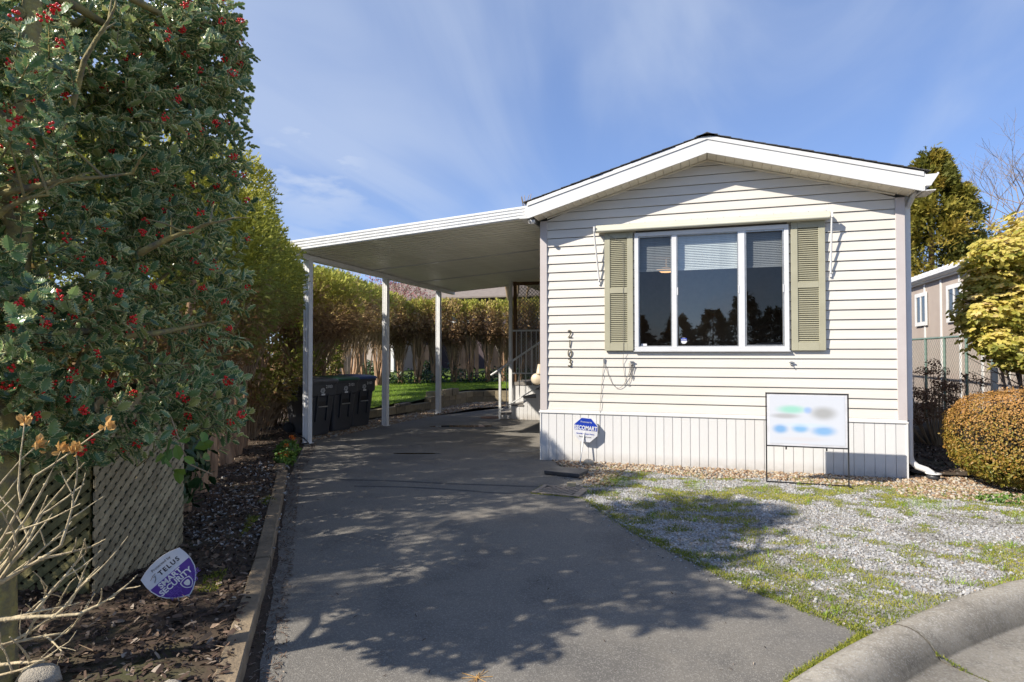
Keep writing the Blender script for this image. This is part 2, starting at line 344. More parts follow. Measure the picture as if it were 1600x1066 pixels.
M_rust = nm('rusty_cover', col=(.20, .09, .03), col2=(.12, .055, .025), scale=10, rough=.8, bump=.2)
M_grate = nm('cast_grate', col=(.34, .28, .22), col2=(.24, .19, .145), scale=30, rough=.85, bump=.3)
M_cable = nm('cable', col=(.20, .19, .17), rough=.6)
M_step = nm('step_tread', col=(.26, .24, .215), col2=(.18, .165, .15), scale=12, rough=.9, bump=.3)
M_rail = nm('painted_rail', col=(.66, .66, .65), col2=(.56, .56, .55), scale=8, rough=.45)
M_brownwood = nm('brown_wood', col=(.17, .095, .045), col2=(.11, .06, .03), scale=8, rough=.8)
M_lamp = nm('lamp_cream', col=(.62, .52, .38), rough=.4)
M_carpaint = nm('silver_paint', col=(.55, .56, .57), rough=.25, metal=.3)
M_tyre = nm('tyre_rubber', col=(.02, .02, .02), rough=.8)

def ground_mat(name, base, patches, rough=.9, bumpa=.4, bs=200., speck=None, wet=None):
    """layered ground material: patches = [(scale, lo, hi, colour, strength)]"""
    m = bpy.data.materials.new(name); m.use_nodes = True; t = m.node_tree; l = t.links.new; b = t.nodes['Principled BSDF']
    tcn = N(t, 'ShaderNodeTexCoord'); vec = tcn.outputs['Object']; rgb = N(t, 'ShaderNodeRGB'); rgb.outputs[0].default_value = (*base, 1); out = rgb.outputs[0]
    for i, (s, lo, hi, c, st) in enumerate(patches):
        nz = N(t, 'ShaderNodeTexNoise', i_Scale=s, i_Detail=8.0, i_Roughness=.62); mpn = N(t, 'ShaderNodeMapping'); mpn.inputs['Location'].default_value = (i * 7.3, i * 3.1, 0)
        l(vec, mpn.inputs[0]); l(mpn.outputs[0], nz.inputs[0]); mr = N(t, 'ShaderNodeMapRange'); mr.inputs[1].default_value = lo; mr.inputs[2].default_value = hi; mr.inputs[4].default_value = st
        l(nz.outputs[0], mr.inputs[0]); mxn = N(t, 'ShaderNodeMixRGB'); l(mr.outputs[0], mxn.inputs[0]); l(out, mxn.inputs[1]); mxn.inputs[2].default_value = (*c, 1); out = mxn.outputs[0]
    if speck:
        vo = N(t, 'ShaderNodeTexVoronoi', i_Scale=speck[0]); l(vec, vo.inputs[0]); sh = N(t, 'ShaderNodeSeparateColor'); l(vo.outputs['Color'], sh.inputs[0])
        mr = N(t, 'ShaderNodeMapRange'); mr.inputs[1].default_value = speck[1]; mr.inputs[2].default_value = 1; mr.inputs[4].default_value = speck[3]; l(sh.outputs[0], mr.inputs[0])
        mxn = N(t, 'ShaderNodeMixRGB'); l(mr.outputs[0], mxn.inputs[0]); l(out, mxn.inputs[1]); mxn.inputs[2].default_value = (*speck[2], 1); out = mxn.outputs[0]
    l(out, b.inputs['Base Color']); b.inputs['Roughness'].default_value = rough; b.inputs['Specular IOR Level'].default_value = .35
    bn = N(t, 'ShaderNodeTexNoise', i_Scale=bs, i_Detail=3.0); l(vec, bn.inputs[0]); bp = N(t, 'ShaderNodeBump', i_Strength=bumpa, i_Distance=.01)
    l(bn.outputs[0], bp.inputs['Height']); l(bp.outputs[0], b.inputs['Normal']); return m
M_asphalt = ground_mat('asphalt', (.165, .152, .132), [(.55, .42, .66, (.215, .192, .155), .65), (1.7, .48, .64, (.105, .099, .090), .7), (.9, .58, .75, (.25, .205, .15), .5), (14, .55, .8, (.25, .225, .18), .3), (60, .5, .75, (.105, .098, .088), .5)],
                       rough=.88, bumpa=.5, bs=170, speck=(170, .66, (.38, .355, .31), .45))
M_road = ground_mat('road_asphalt', (.13, .125, .115), [(1.2, .4, .7, (.18, .165, .14), .7)], bs=170, speck=(170, .72, (.25, .24, .22), .5))
M_soil = ground_mat('soil', (.060, .040, .026), [(2, .4, .7, (.10, .075, .05), .8), (1.1, .55, .7, (.06, .08, .02), .5)], bs=60)
M_fines = ground_mat('gravel_fines', (.20, .18, .15), [(1.4, .45, .65, (.15, .11, .07), .8), (3, .52, .68, (.14, .15, .04), .6)], bs=90, speck=(80, .3, (.40, .39, .38), .8))
M_turf = ground_mat('turf_soil', (.07, .10, .015), [(3, .4, .7, (.11, .15, .02), .8)], bs=60)

def glass_mat(name, screen=0.0):
    m = bpy.data.materials.new(name); m.use_nodes = True; t = m.node_tree; l = t.links.new; t.nodes.remove(t.nodes['Principled BSDF'])
    g = N(t, 'ShaderNodeBsdfGlossy', i_Roughness=.0); g.inputs[0].default_value = (1.0, .97, .92, 1) if not screen else (.42, .40, .37, 1); tr = N(t, 'ShaderNodeBsdfTransparent'); tr.inputs[0].default_value = (.80, .84, .84, 1) if not screen else (.50, .52, .53, 1)
    ge = N(t, 'ShaderNodeNewGeometry'); dt = N(t, 'ShaderNodeVectorMath', operation='DOT_PRODUCT'); l(ge.outputs['Incoming'], dt.inputs[0]); l(ge.outputs['Normal'], dt.inputs[1]); ab = N(t, 'ShaderNodeMath', operation='ABSOLUTE'); l(dt.outputs['Value'], ab.inputs[0])
    om = N(t, 'ShaderNodeMath', operation='SUBTRACT', i_0=1.0); l(ab.outputs[0], om.inputs[1]); pw = N(t, 'ShaderNodeMath', operation='POWER', i_1=5.0); l(om.outputs[0], pw.inputs[0]); mr = N(t, 'ShaderNodeMapRange'); mr.inputs[3].default_value = .13; mr.inputs[4].default_value = 1; l(pw.outputs[0], mr.inputs[0])
    ms = N(t, 'ShaderNodeMixShader'); l(mr.outputs[0], ms.inputs[0]); l(tr.outputs[0], ms.inputs[1]); l(g.outputs[0], ms.inputs[2])
    l(ms.outputs[0], t.nodes['Material Output'].inputs[0]); return m
M_glass = glass_mat('window_glass'); M_glass2 = glass_mat('screened_glass', 1)
M_darkglass = nm('dark_glass', col=(.05, .06, .07), rough=.05, spec=.8)

def screen_mat(name, col, scale=110, th=.35):
    """insect mesh: woven wire, open between the wires"""
    m = bpy.data.materials.new(name); m.use_nodes = True; t = m.node_tree; l = t.links.new; b = t.nodes['Principled BSDF']; b.inputs['Base Color'].default_value = (*col, 1); b.inputs['Roughness'].default_value = .6
    tr = N(t, 'ShaderNodeBsdfTransparent'); ms = N(t, 'ShaderNodeMixShader'); ms.inputs[0].default_value = .55
    l(tr.outputs[0], ms.inputs[1]); l(b.outputs[0], ms.inputs[2]); l(ms.outputs[0], t.nodes['Material Output'].inputs[0]); return m
M_screen = screen_mat('insect_screen', (.10, .10, .10))
M_water = nm('puddle_water', col=(.015, .014, .012), rough=.02, spec=.8)

def add_splash(m, top=.16, c=(.30, .25, .19), st=.6):
    """dried soil splashes on the bottom of the panels"""
    t = m.node_tree; l = t.links.new; b_ = t.nodes['Principled BSDF']; src = b_.inputs['Base Color'].links[0].from_socket
    tcn = N(t, 'ShaderNodeTexCoord'); s_ = N(t, 'ShaderNodeSeparateXYZ'); l(tcn.outputs['Object'], s_.inputs[0]); g_ = N(t, 'ShaderNodeNewGeometry'); nz = N(t, 'ShaderNodeTexNoise', i_Scale=14.0, i_Detail=6.0); l(g_.outputs['Position'], nz.inputs[0])
    mr = N(t, 'ShaderNodeMapRange'); mr.inputs[1].default_value = 0; mr.inputs[2].default_value = top; mr.inputs[3].default_value = 1; mr.inputs[4].default_value = 0; l(s_.outputs[2], mr.inputs[0])
    mu = N(t, 'ShaderNodeMath', operation='MULTIPLY'); l(mr.outputs[0], mu.inputs[0]); l(nz.outputs[0], mu.inputs[1]); m2 = N(t, 'ShaderNodeMath', operation='MULTIPLY', i_1=st * 1.6); l(mu.outputs[0], m2.inputs[0]); m2.use_clamp = True
    mxn = N(t, 'ShaderNodeMixRGB'); l(m2.outputs[0], mxn.inputs[0]); l(src, mxn.inputs[1]); mxn.inputs[2].default_value = (*c, 1); l(mxn.outputs[0], b_.inputs['Base Color'])
add_splash(M_skirt)



M_kerb = ground_mat('weathered_kerb', (.42, .375, .30), [(2.2, .42, .62, (.30, .265, .21), .8), (9, .5, .7, (.22, .195, .155), .7), (45, .5, .7, (.20, .18, .15), .6), (4, .6, .72, (.52, .48, .40), .6)], bumpa=.7, bs=260, speck=(130, .6, (.52, .49, .43), .7))
def by_tint(m, lo):
    t = m.node_tree; l = t.links.new; b_ = t.nodes['Principled BSDF']; src = b_.inputs['Base Color'].links[0].from_socket; at = N(t, 'ShaderNodeAttribute', attribute_name='tint')
    mr = N(t, 'ShaderNodeMapRange'); mr.inputs[3].default_value = lo; mr.inputs[4].default_value = 1.08; l(at.outputs['Fac'], mr.inputs[0]); m2 = N(t, 'ShaderNodeVectorMath', operation='SCALE'); l(src, m2.inputs[0]); l(mr.outputs[0], m2.inputs['Scale']); l(m2.outputs[0], b_.inputs['Base Color'])
by_tint(M_kerb, .30)
# ------------------------------------------------------------------ the setting
CURB = [(-12, -17), (-4.4, -4.6), (-2.6, -1.7), (-1.5, 0.1), (-.6, 1.55), (.0, 2.47), (.39, 3.06), (.84, 3.66), (1.4, 4.25), (2.03, 4.80), (3.0, 5.42), (4.3, 6.0), (6, 6.5), (12, 7.9), (45, 15)]
def sheet(name, poly, z, mat, kind='structure'):
    bm = bmesh.new(); vs = [bm.verts.new((x, y, z)) for x, y in poly]; f = bm.faces.new(vs)
    if f.normal.z < 0: f.normal_flip()
    bmesh.ops.triangulate(bm, faces=[f]); me = bpy.data.meshes.new(name); bm.to_mesh(me); bm.free(); me.materials.append(mat)
    return tag(link(name, me), kind=kind)
sheet('ground', [(-600, -600), (600, -600), (600, 600), (-600, 600)], -.16, M_soil)
sheet('yard_soil', CURB + [(60, 60), (-60, 60), (-60, -17)], -.006, M_soil)

def resample(path, step):
    P = [Vector(p) for p in path]; out = [P[0]]; acc = 0
    for a, b in zip(P, P[1:]):
        l = (b - a).length; t = step - acc
        while t <= l: out.append(a + (b - a) * (t / l)); t += step
        acc = (acc + l) % step if True else 0
    return out
def smooth_path(path, it=3):
    P = [Vector(p) for p in path]
    for _ in range(it):
        Q = [P[0]]
        for a, b in zip(P, P[1:]): Q += [a * .75 + b * .25, a * .25 + b * .75]
        P = Q + [P[-1]]
    return P
cpath = resample(smooth_path(CURB[1:-1]), .12)
cn = []
for i in range(len(cpath)):
    t = (cpath[min(i + 1, len(cpath) - 1)] - cpath[max(i - 1, 0)]).normalized(); cn.append(Vector((t.y, -t.x)))
road_edge = [tuple(p + n * .80) for p, n in zip(cpath, cn)]
sheet('road', road_edge + [(60, 6), (60, -80), (-60, -80), (-60, -20)], -.10, M_road)
PROF = [(0, -.16), (0, .012), (.015, .034), (.05, .044), (.11, .049), (.17, .038), (.225, .008), (.262, -.030), (.288, -.058), (.305, -.064), (.56, -.074), (.79, -.088), (.79, -.2)]
curb = empty('curb', (cpath[60].x, cpath[60].y, 0)); curb['kind'] = 'structure'
j0 = min(range(len(cpath)), key=lambda i: (cpath[i] - Vector((.93, 3.74))).length)
seg = 19; starts = list(range(j0 % seg, len(cpath) - seg, seg))
for s0 in starts:
    mb = MB(); vs = []; n = len(PROF)
    for k in range(seg + 1):
        p, q = cpath[s0 + k], cn[s0 + k]; sh = .007 if k == 0 else (-.007 if k == seg else 0)
        t = Vector((-q.y, q.x)); up = .03 * max(0, min(1, (p.x - 1.0) / .8))
        for w, z in PROF:
            w = w * (.84 if w < .5 else 1); c = p + q * w + t * sh; wob = (vnoise(c.x, c.y, 6, 3) - .5) * .003
            vs.append((c.x, c.y, z + wob + (up * max(0, 1 - w / .32) if z > -.15 else 0)))
    fs = [(k * n + j, (k + 1) * n + j, (k + 1) * n + j + 1, k * n + j + 1) for k in range(seg) for j in range(n - 1)]
    mb.add(vs, fs, 0, True); TP = [.1, .45, .68, .9, .9, .72, .42, .25, .05, .45, .75, .85, .5]
    mb.tv = [max(0.01, min(1, TP[i % n] + (vnoise(v_[0], v_[1], 5, 12) - .5) * .5)) for i, v_ in enumerate(vs)]
    mb.add(vs[:n], [tuple(range(n))], tint=.1); mb.add(vs[-n:], [tuple(range(n - 1, -1, -1))], tint=.1)
    mb.build('curb_segment', M_kerb, curb)

DRIVE = [(-1.32, 1.22), (-1.5, 1.5), (-1.95, 2.35), (-2.78, 3.47), (-4.70, 6.1), (-5.6, 7.5), (-6.36, 8.7), (-6.30, 11), (-6.15, 13.4), (-5.9, 15.6), (-5.2, 16.3), (-4.3, 16.4), (-2.10, 16.4), (-2.10, 8.36), (-1.92, 8.20), (-1.60, 7.55), (-1.33, 7.1), (-1.13, 6.22), (-.82, 5.62), (-.5, 5.15), (-.1, 4.62), (.31, 4.15), (.83, 3.69), (.395, 3.07), (.0, 2.48), (-.6, 1.56), (-1.3, .45)]
def jitter_poly(poly, step, amp, seed=1):
    P = []
    for a, b in zip(poly, poly[1:] + poly[:1]):
        a = Vector(a); b = Vector(b); n = max(1, int((b - a).length / step))
        for i in range(n):
            q = a + (b - a) * i / n; P.append((q.x + (vnoise(q.x, q.y, 4, seed) - .5) * amp, q.y + (vnoise(q.x, q.y, 4, seed + 9) - .5) * amp))
    return P
sheet('driveway', jitter_poly(DRIVE, .15, .06), 0.0, M_asphalt)
def strip(name, path, w, z, mat, amp=.01):
    P = [Vector(p) for p in smooth_path(path, 2)]; mb = MB(); vs = []
    for i, p in enumerate(P):
        t = (P[min(i + 1, len(P) - 1)] - P[max(i - 1, 0)]).normalized(); n = Vector((-t.y, t.x)); ww = w * (.6 + .8 * vnoise(p.x, p.y, 9, 2))
        for o, h in ((-1, 0), (-.35, 1), (.35, 1), (1, 0)): vs.append((p.x + n.x * ww * o, p.y + n.y * ww * o, z * (.15 + h)))
    fs = [(i * 4 + j, i * 4 + j + 1, i * 4 + j + 5, i * 4 + j + 4) for i in range(len(P) - 1) for j in range(3)]
    mb.add(vs, fs, 0, True); return tag(mb.build(name, mat), kind='structure')
M_tar = nm('tar_seam', col=(.07, .066, .06), col2=(.12, .112, .10), scale=20, rough=.7, bump=.3)
strip('driveway_seam', [(-4.72, 6.16), (-4.2, 6.27), (-3.4, 6.42), (-2.8, 6.46), (-2.2, 6.55), (-1.72, 6.62)], .022, .009, M_tar)
strip('driveway_seam', [(-3.75, 6.02), (-3.2, 6.16), (-2.6, 6.2), (-2.1, 6.18), (-1.78, 6.26)], .016, .008, M_tar)
def blob(name, cx, cy, rx, ry, rot, z, mat, seed, n=40, kind='structure'):
    pts = []
    for i in range(n):
        a = 2 * math.pi * i / n; r = .7 + .6 * vnoise(math.cos(a) * 1.5 + seed, math.sin(a) * 1.5, 1.3, seed)
        x = rx * r * math.cos(a); y = ry * r * math.sin(a); pts.append((cx + x * math.cos(rot) - y * math.sin(rot), cy + x * math.sin(rot) + y * math.cos(rot)))
    return sheet(name, pts, z, mat, kind)
blob('puddle', -4.72, 11.6, .62, .17, .35, .004, M_water, 3)
blob('puddle', -4.1, 8.25, .34, .05, .30, .004, M_water, 5)
M_stain = ground_mat('spilt_cement', (.17, .165, .155), [(6, .4, .7, (.10, .10, .095), .8)], bs=120)
blob('cement_stain', -2.75, 9.05, .42, .25, .1, .003, M_stain, 8)

# beds and gravel base
GRAVEL = [(-2.02, 8.32), (-1.62, 7.55), (-1.35, 7.1), (-1.15, 6.22), (-.84, 5.62), (-.52, 5.15), (-.12, 4.62), (.30, 4.13), (.84, 3.67), (1.4, 4.26), (2.03, 4.81), (3.0, 5.43), (4.3, 6.01), (6, 6.5), (6, 8.3), (2.6, 8.8), (2.31, 8.32)]
sheet('gravel_bed', jitter_poly(GRAVEL, .2, .03, 4), .0035, M_fines)
BED = [(-1.50, 1.28), (-2.15, 2.36), (-2.95, 3.5), (-4.86, 6.15), (-5.8, 7.55), (-6.62, 8.85), (-7.4, 9.9), (-12, 12), (-12, -9), (-4.6, -4.4), (-2.7, -1.6), (-1.6, .2)]
def bedz(x, y): return .035 + .05 * vnoise(x, y, .9, 5) + .03 * vnoise(x, y, 5, 6)
def grid_sheet(name, poly, step, zf, mat):
    p = np.array(poly); x = np.arange(p[:, 0].min(), p[:, 0].max() + step, step); y = np.arange(p[:, 1].min(), p[:, 1].max() + step, step)
    X, Y = np.meshgrid(x, y, indexing='ij'); Z = zf(X, Y); V = np.stack([X, Y, Z], -1).reshape(-1, 3); ny = len(y)
    i, j = np.meshgrid(np.arange(len(x) - 1), np.arange(ny - 1), indexing='ij'); a = (i * ny + j).ravel(); F = np.stack([a, a + ny, a + ny + 1, a + 1], 1)
    c = V[F].mean(1); F = F[inpoly(c[:, :2], poly)]
    return tag(link(name, np_mesh(name, V, F, mat, smooth=True)), kind='structure')
grid_sheet('mulch_bed', BED, .08, bedz, M_soil)
grid_sheet('side_bed', [(2.45, 8.6), (5.2, 8.4), (5.6, 16), (2.45, 16)], .15, lambda x, y: .02 + .05 * vnoise(x, y, 1.2, 15), M_soil)

# retaining wall and raised lawn
RW = [(-7.45, 9.9), (-7.22, 11.9), (-6.95, 14.6), (-6.88, 17.4), (-6.2, 17.9), (-2.4, 18.0)]
def lawnz(x, y): return .17 + .026 * (y - 10) + .03 * vnoise(x, y, .7, 21)
LAWN = [(-7.55, 9.6), (-7.32, 11.9), (-7.05, 14.6), (-6.98, 17.4), (-6.4, 18.0), (-2.3, 18.12), (-2.3, 30), (-20, 30), (-20, 14), (-9, 13.6), (-8.1, 12.2), (-7.9, 10.2)]
grid_sheet('lawn', LAWN, .25, lawnz, M_turf)
rwall = empty('retaining_wall', (-6.95, 14, 0), 'low tan concrete block wall holding up the lawn beyond the carport posts', 'retaining wall')
bp_ = MB(); bp_.obox((0, 0, .0), (.395, .19, .165)); bme = bp_.mesh('block', M_block)
segp = resample([Vector(p) for p in RW], .40)
for i, p in enumerate(segp[:-1]):
    q = segp[i + 1]; a = math.atan2(q.y - p.y, q.x - p.x); c = (p + q) / 2
    rows = 1 if c.y < 14.8 else 2
    for r in range(rows + 1):
        if r == 0 and rows == 1: continue
        o = bpy.data.objects.new('block', bme); COL.objects.link(o); o.parent = rwall
        zc = (.13 if rows == 1 else (.085 + (r) * .17 - (.0)))
        if rows == 2 and r == 2: continue
        o.location = Vector((c.x, c.y, zc)) - Vector((-6.95, 14, 0)) + Vector((random.uniform(-.012, .012), 0, 0)); o.rotation_euler.z = a + random.uniform(-.03, .03)
for i, (x, y, z, a, lab) in enumerate([(-7.02, 15.2, .36, 1.45, 'hollow concrete block lying on its side at the near end of the wall stack'), (-6.93, 15.75, .38, 1.5, 'concrete block lying on the low wall just behind the hollow block'), (-6.90, 16.22, .385, 1.53, 'concrete block at the far end of the row lying on the low wall')]):
    e = empty('loose_block', (x, y, z - .09), lab, 'concrete block', 'loose blocks on the retaining wall', rz=a)
    mb = MB(); mb.box(-.2, .2, -.12, -.09, 0, .19); mb.box(-.2, .2, .09, .12, 0, .19)
    for xx in (-.2, -.015, .17): mb.box(xx, xx + .03, -.09, .09, 0, .19)
    bev(mb.build('body', M_block, e), .006)
tag(MB().box(-7.14, -6.96, 13.2, 13.75, .215, .27).build('flat_rock', M_rock), 'flat brown stone slab lying on the wall left of the middle post', 'rock')

# ------------------------------------------------------------------ the mobile home
XL, XR, Y0 = -2.18, 2.31, 8.34; XA = .07; ZA = 4.04; SL = .287
house = empty('mobile_home', (0, 8.34, 0), 'cream mobile home with gable front, green shutters and the number 2103', 'house')
def zroof(x): return ZA - SL * abs(x - XA)
b = MB()   # hollow shell behind the siding
T = .05
b.box(XL + .02, XR - .02, 21, 21.1, .1, 3.3); b.box(XL + .01, XL + .06, 8.42, 21, .7, 3.36); b.box(XR - .06, XR - .01, 8.42, 21, .7, 3.36)
WX0, WX1, WZ0, WZ1 = -.87, 1.04, 1.535, 3.125
for x0, x1, z0, z1 in ((XL + .03, WX0, .7, 3.3), (WX1, XR - .03, .7, 3.3), (WX0, WX1, .7, WZ0), (WX0, WX1, WZ1, 3.3)): b.box(x0, x1, 8.356, 8.42, z0, z1)
b.prism([(XL + .03, 3.3), (XR - .03, 3.3), (XR - .03, zroof(XR) - .02), (XA, ZA - .02), (XL + .03, zroof(XL) - .02)], 'y', 8.356, 8.42)
b.box(XL + .05, XR - .05, 8.42, 21, .55, .69)
b.build('wall', nm('wall_backing', col=(.20, .18, .155), rough=.9), house)
room = MB(); RX0, RX1, RY1, RZ0, RZ1 = -2.0, 2.1, 12.6, .72, 3.22
room.box(RX0 - .02, RX0, 8.43, RY1, RZ0, RZ1); room.box(RX1, RX1 + .02, 8.43, RY1, RZ0, RZ1); room.box(RX0, RX1, RY1, RY1 + .02, RZ0, RZ1)
room.box(RX0, RX1, 8.43, RY1, RZ1, RZ1 + .02); room.box(RX0, RX1, 8.43, RY1, RZ0 - .02, RZ0)
room.build('room_lining', M_room, house)
def course(x0b, x1b, x0t, x1t, z0, z1, name='siding_course'):
    yb, yl, yt = 8.357, 8.322, 8.337
    vs = [(x0b, yb, z0), (x1b, yb, z0), (x0b, yl, z0), (x1b, yl, z0), (x0b, yl + .001, z0 + .012), (x1b, yl + .001, z0 + .012), (x0t, yt, z1), (x1t, yt, z1), (x0t, yb, z1), (x1t, yb, z1)]
    fs = [(0, 2, 3, 1), (2, 4, 5, 3), (4, 6, 7, 5), (6, 8, 9, 7), (8, 0, 1, 9), (0, 8, 6, 4, 2), (1, 3, 5, 7, 9)]
    MB().add(vs, fs).build(name, M_cream, house)
PZ = .1206
for k in range(29):
    z0 = .712 + PZ * k; z1 = z0 + PZ - .0075
    if z0 > ZA - .05: break
    def lim(z, s): return XA + s * (ZA - .018 - z) / SL
    L0, R0 = max(XL + .085, lim(z0, -1)), min(XR - .085, lim(z0, 1)); L1, R1 = max(XL + .085, lim(z1, -1)), min(XR - .085, lim(z1, 1))
    if L1 > R1: L1 = R1 = XA
    if z0 < WZ1 and z1 > WZ0 + .02:
        if z0 < WZ0: # course cut by the sill
            course(L0, R0, L1, R1, z0, min(z1, WZ0 - .005))
        else: course(L0, WX0 + .01, L1, WX0 + .01, z0, z1); course(WX1 - .01, R0, WX1 - .01, R1, z0, z1)
    else: course(L0, R0, L1, R1, z0, z1)
for s, x in ((-1, XL), (1, XR)):  # corner posts
    b = MB(); a0, a1 = (x - .012, x + .088) if s < 0 else (x - .088, x + .012)
    b.box(a0, a1, 8.308, 8.35, .70, 3.372 - (.0 if s < 0 else .0)); b.box(x - .012 if s < 0 else x - .02, x + .02 if s < 0 else x + .012, 8.35, 8.44, .70, 3.36)
    bev(b.build('corner_trim', M_corner, house), .004)
for k in range(22):   # side siding courses
    z0 = .712 + PZ * k; z1 = z0 + PZ - .0075
    for s, x in ((-1, XL), (1, XR)):
        b = MB(); o = s * .016; b.prism([(x + .0, z0), (x + o, z0), (x + s * .002, z1), (x, z1)] if s > 0 else [(x, z0), (x, z1), (x + s * .002, z1), (x + o, z0)], 'y', 8.44, 20.98); b.build('siding_course', M_cream, house)
# gable trim
b = MB()
for s in (-1, 1):
    xe = XL + .09 if s < 0 else XR - .09
    b.prism([(XA, ZA - .022), (xe, zroof(xe) - .022), (xe, zroof(xe) - .004), (XA, ZA - .004)], 'y', 8.306, 8.336)
b.build('gable_trim', M_soffit, house)
# skirting
sk = empty('skirting', (0, 0, 0))
bpy.data.objects.remove(sk)
nP = 40; pw = (XR - XL) / nP
b = MB(); b.box(-pw / 2 + .0035, pw / 2 - .0035, -.008, .014, 0, .662); b.box(-pw / 2, pw / 2, .002, .016, 0, .66)
me = b.mesh('skirting_panel', M_skirt)
for i in range(nP):
    o = link('skirting_panel', me, house); o.location = (XL + pw * (i + .5), 8.318 - 8.34 - .0, 0)
b = MB(); b.box(XL - .03, XR + .02, 8.296, 8.36, .663, .684); b.box(XL - .02, XR + .01, 8.310, 8.36, .684, .709); bev(b.build('skirting_cap', M_white, house), .003)
b = MB(); b.box(XR - .004, XR + .014, 8.300, 8.36, 0, .66); b.box(XL - .014, XL + .004, 8.300, 8.36, 0, .66); b.build('skirting_corner', M_white, house)
for s, x in ((-1, XL), (1, XR)):
    b = MB(); b.box(x - .01, x + .01, 8.36, 21, 0, .66); b.build('side_skirting', M_skirt, house)
# soffit, fascia, roof
YF = 8.03
b = MB()
for s in (-1, 1):
    n = 21
    for i in range(n):
        xa = XA + s * (.005 + i * .109); xb = XA + s * (.005 + (i + 1) * .109 - .004)
        zf = lambda x: zroof(x) + .002
        q = MB(); q.prism([(xa, zf(xa)), (xb, zf(xb)), (xb, zf(xb) + .02), (xa, zf(xa) + .02)], 'y', YF + .002, 8.339)
        xm = xb - s * .006; q.prism([(xm - s * .012, zf(xm - s * .012) - .008), (xm, zf(xm) - .008), (xm, zf(xm)), (xm - s * .012, zf(xm - s * .012))], 'y', YF + .004, 8.300)
        q.build('soffit_panel', M_soffit, house)
for s in (-1, 1):
    xe = XA + s * 2.36
    q = MB(); zf = lambda x: zroof(x) - .006
    q.prism([(XA, zf(XA)), (xe, zf(xe)), (xe, zf(xe) + .215), (XA, zf(XA) + .215)], 'y', YF - .022, YF)
    q.prism([(XA, zf(XA) + .170), (xe, zf(xe) + .170), (xe, zf(xe) + .222), (XA, zf(XA) + .222)], 'y', YF - .034, YF - .022)
    bev(q.build('fascia', M_white, house), .003)
    q = MB(); x2 = xe - s * .02
    q.box(min(x2, x2 + s * .14), max(x2, x2 + s * .14), YF - .015, 8.34, 3.362, 3.372); q.box(min(xe, xe + s * .012), max(xe, xe + s * .012), YF - .022, 21, 3.362, 3.57)
    q.build('eave_board', M_white, house)
    q = MB(); q.prism([(XA, ZA + .205), (xe, zroof(xe) + .205), (xe, zroof(xe) + .228), (XA, ZA + .228)], 'y', YF - .03, 21.1); q.build('roof_deck', M_iron, house)
    n = 18; stp = 2.40 / n
    for i in range(n):
        xa = XA + s * (i * stp); xb = XA + s * ((i + 1) * stp + .02); za = ZA + .229 - SL * i * stp; zb = za - SL * (stp + .02) + .010
        q = MB(); j = random.uniform(-.008, .008); q.prism([(xa, za), (xb, zb - .012 + .004), (xb, zb + .004), (xa, za + .006)], 'y', YF - .045 + j, 21.12); q.build('shingle_course', M_shingle, house)
q = MB(); q.prism([(XA - .13, ZA + .229 - .03), (XA, ZA + .252), (XA + .13, ZA + .229 - .03), (XA + .13, ZA + .215), (XA, ZA + .235), (XA - .13, ZA + .215)], 'y', YF - .05, 21.12); q.build('ridge_cap', M_shingle, house)
# gutter right (profile seen end-on)
q = MB(); gx = XA + 2.372
prof = [(gx, 3.545), (gx, 3.415), (gx + .055, 3.415), (gx + .075, 3.45), (gx + .135, 3.545), (gx + .135, 3.56), (gx + .115, 3.56), (gx + .115, 3.548)]
q.prism(prof, 'y', YF - .035, YF - .030)
q.prism([(gx, 3.555), (gx, 3.415), (gx + .055, 3.415), (gx + .135, 3.555), (gx + .131, 3.555), (gx + .053, 3.419), (gx + .004, 3.419), (gx + .004, 3.555)], 'y', YF - .030, 21.1)
q.build('gutter', M_white, house)
q = MB(); gx = XA - 2.372
q.prism([(gx, 3.50), (gx, 3.39), (gx - .02, 3.39), (gx - .03, 3.50)], 'y', YF - .02, 21.1); q.build('gutter', M_white, house)
# downspout on the right corner
q = MB(); q.obox((XR + .062, 8.42, 2.05), (.055, .07, 2.7)); q.tube([(XR + .10, 8.2, 3.42), (XR + .09, 8.3, 3.36), (XR + .062, 8.42, 3.25)], .03, 8)
q.tube([(XR + .062, 8.42, .72), (XR + .062, 8.42, .28), (XR + .075, 8.41, .20), (XR + .13, 8.40, .145), (XR + .22, 8.38, .115), (XR + .27, 8.37, .085), (XR + .285, 8.365, .03)], [.036, .036, .038, .038, .037, .036, .036], 12)
q.lathe((XR + .285, 8.365, .075), [(.04, .012), (.085, .012), (.085, 0), (.04, -.002)], 20)
q.build('downspout', M_white, house)
pot = MB(); pot.lathe((XR + .285, 8.365, 0), [(.0, 0), (.058, 0), (.07, .07), (.066, .07), (.055, .01)], 20); tag(pot.build('drain_pot', M_black), 'small black plastic pot under the white downspout elbow', 'pot')

# window with three panes, blind and room lamp
win = MB(); fw = .052
def ring(mb, x0, x1, z0, z1, w, y0, y1):
    mb.box(x0, x1, y0, y1, z0, z0 + w); mb.box(x0, x1, y0, y1, z1 - w, z1); mb.box(x0, x0 + w, y0, y1, z0 + w, z1 - w); mb.box(x1 - w, x1, y0, y1, z0 + w, z1 - w)
ring(win, WX0, WX1, WZ0, WZ1, fw, 8.285, 8.40)
win.box(WX0 - .012, WX1 + .012, 8.276, 8.36, WZ0 - .014, WZ0 - .001)
M1, M2 = -.352, .492
win.box(M1 - .03, M1 + .03, 8.292, 8.38, WZ0 + fw, WZ1 - fw); win.box(M2 - .045, M2 + .03, 8.292, 8.38, WZ0 + fw, WZ1 - fw)
window = win.build('window', M_frame, house); bev(window, .003)
ring_ = MB(); ring(ring_, M1 + .03, M2 - .045, WZ0 + fw, WZ1 - fw, .012, 8.298, 8.36)
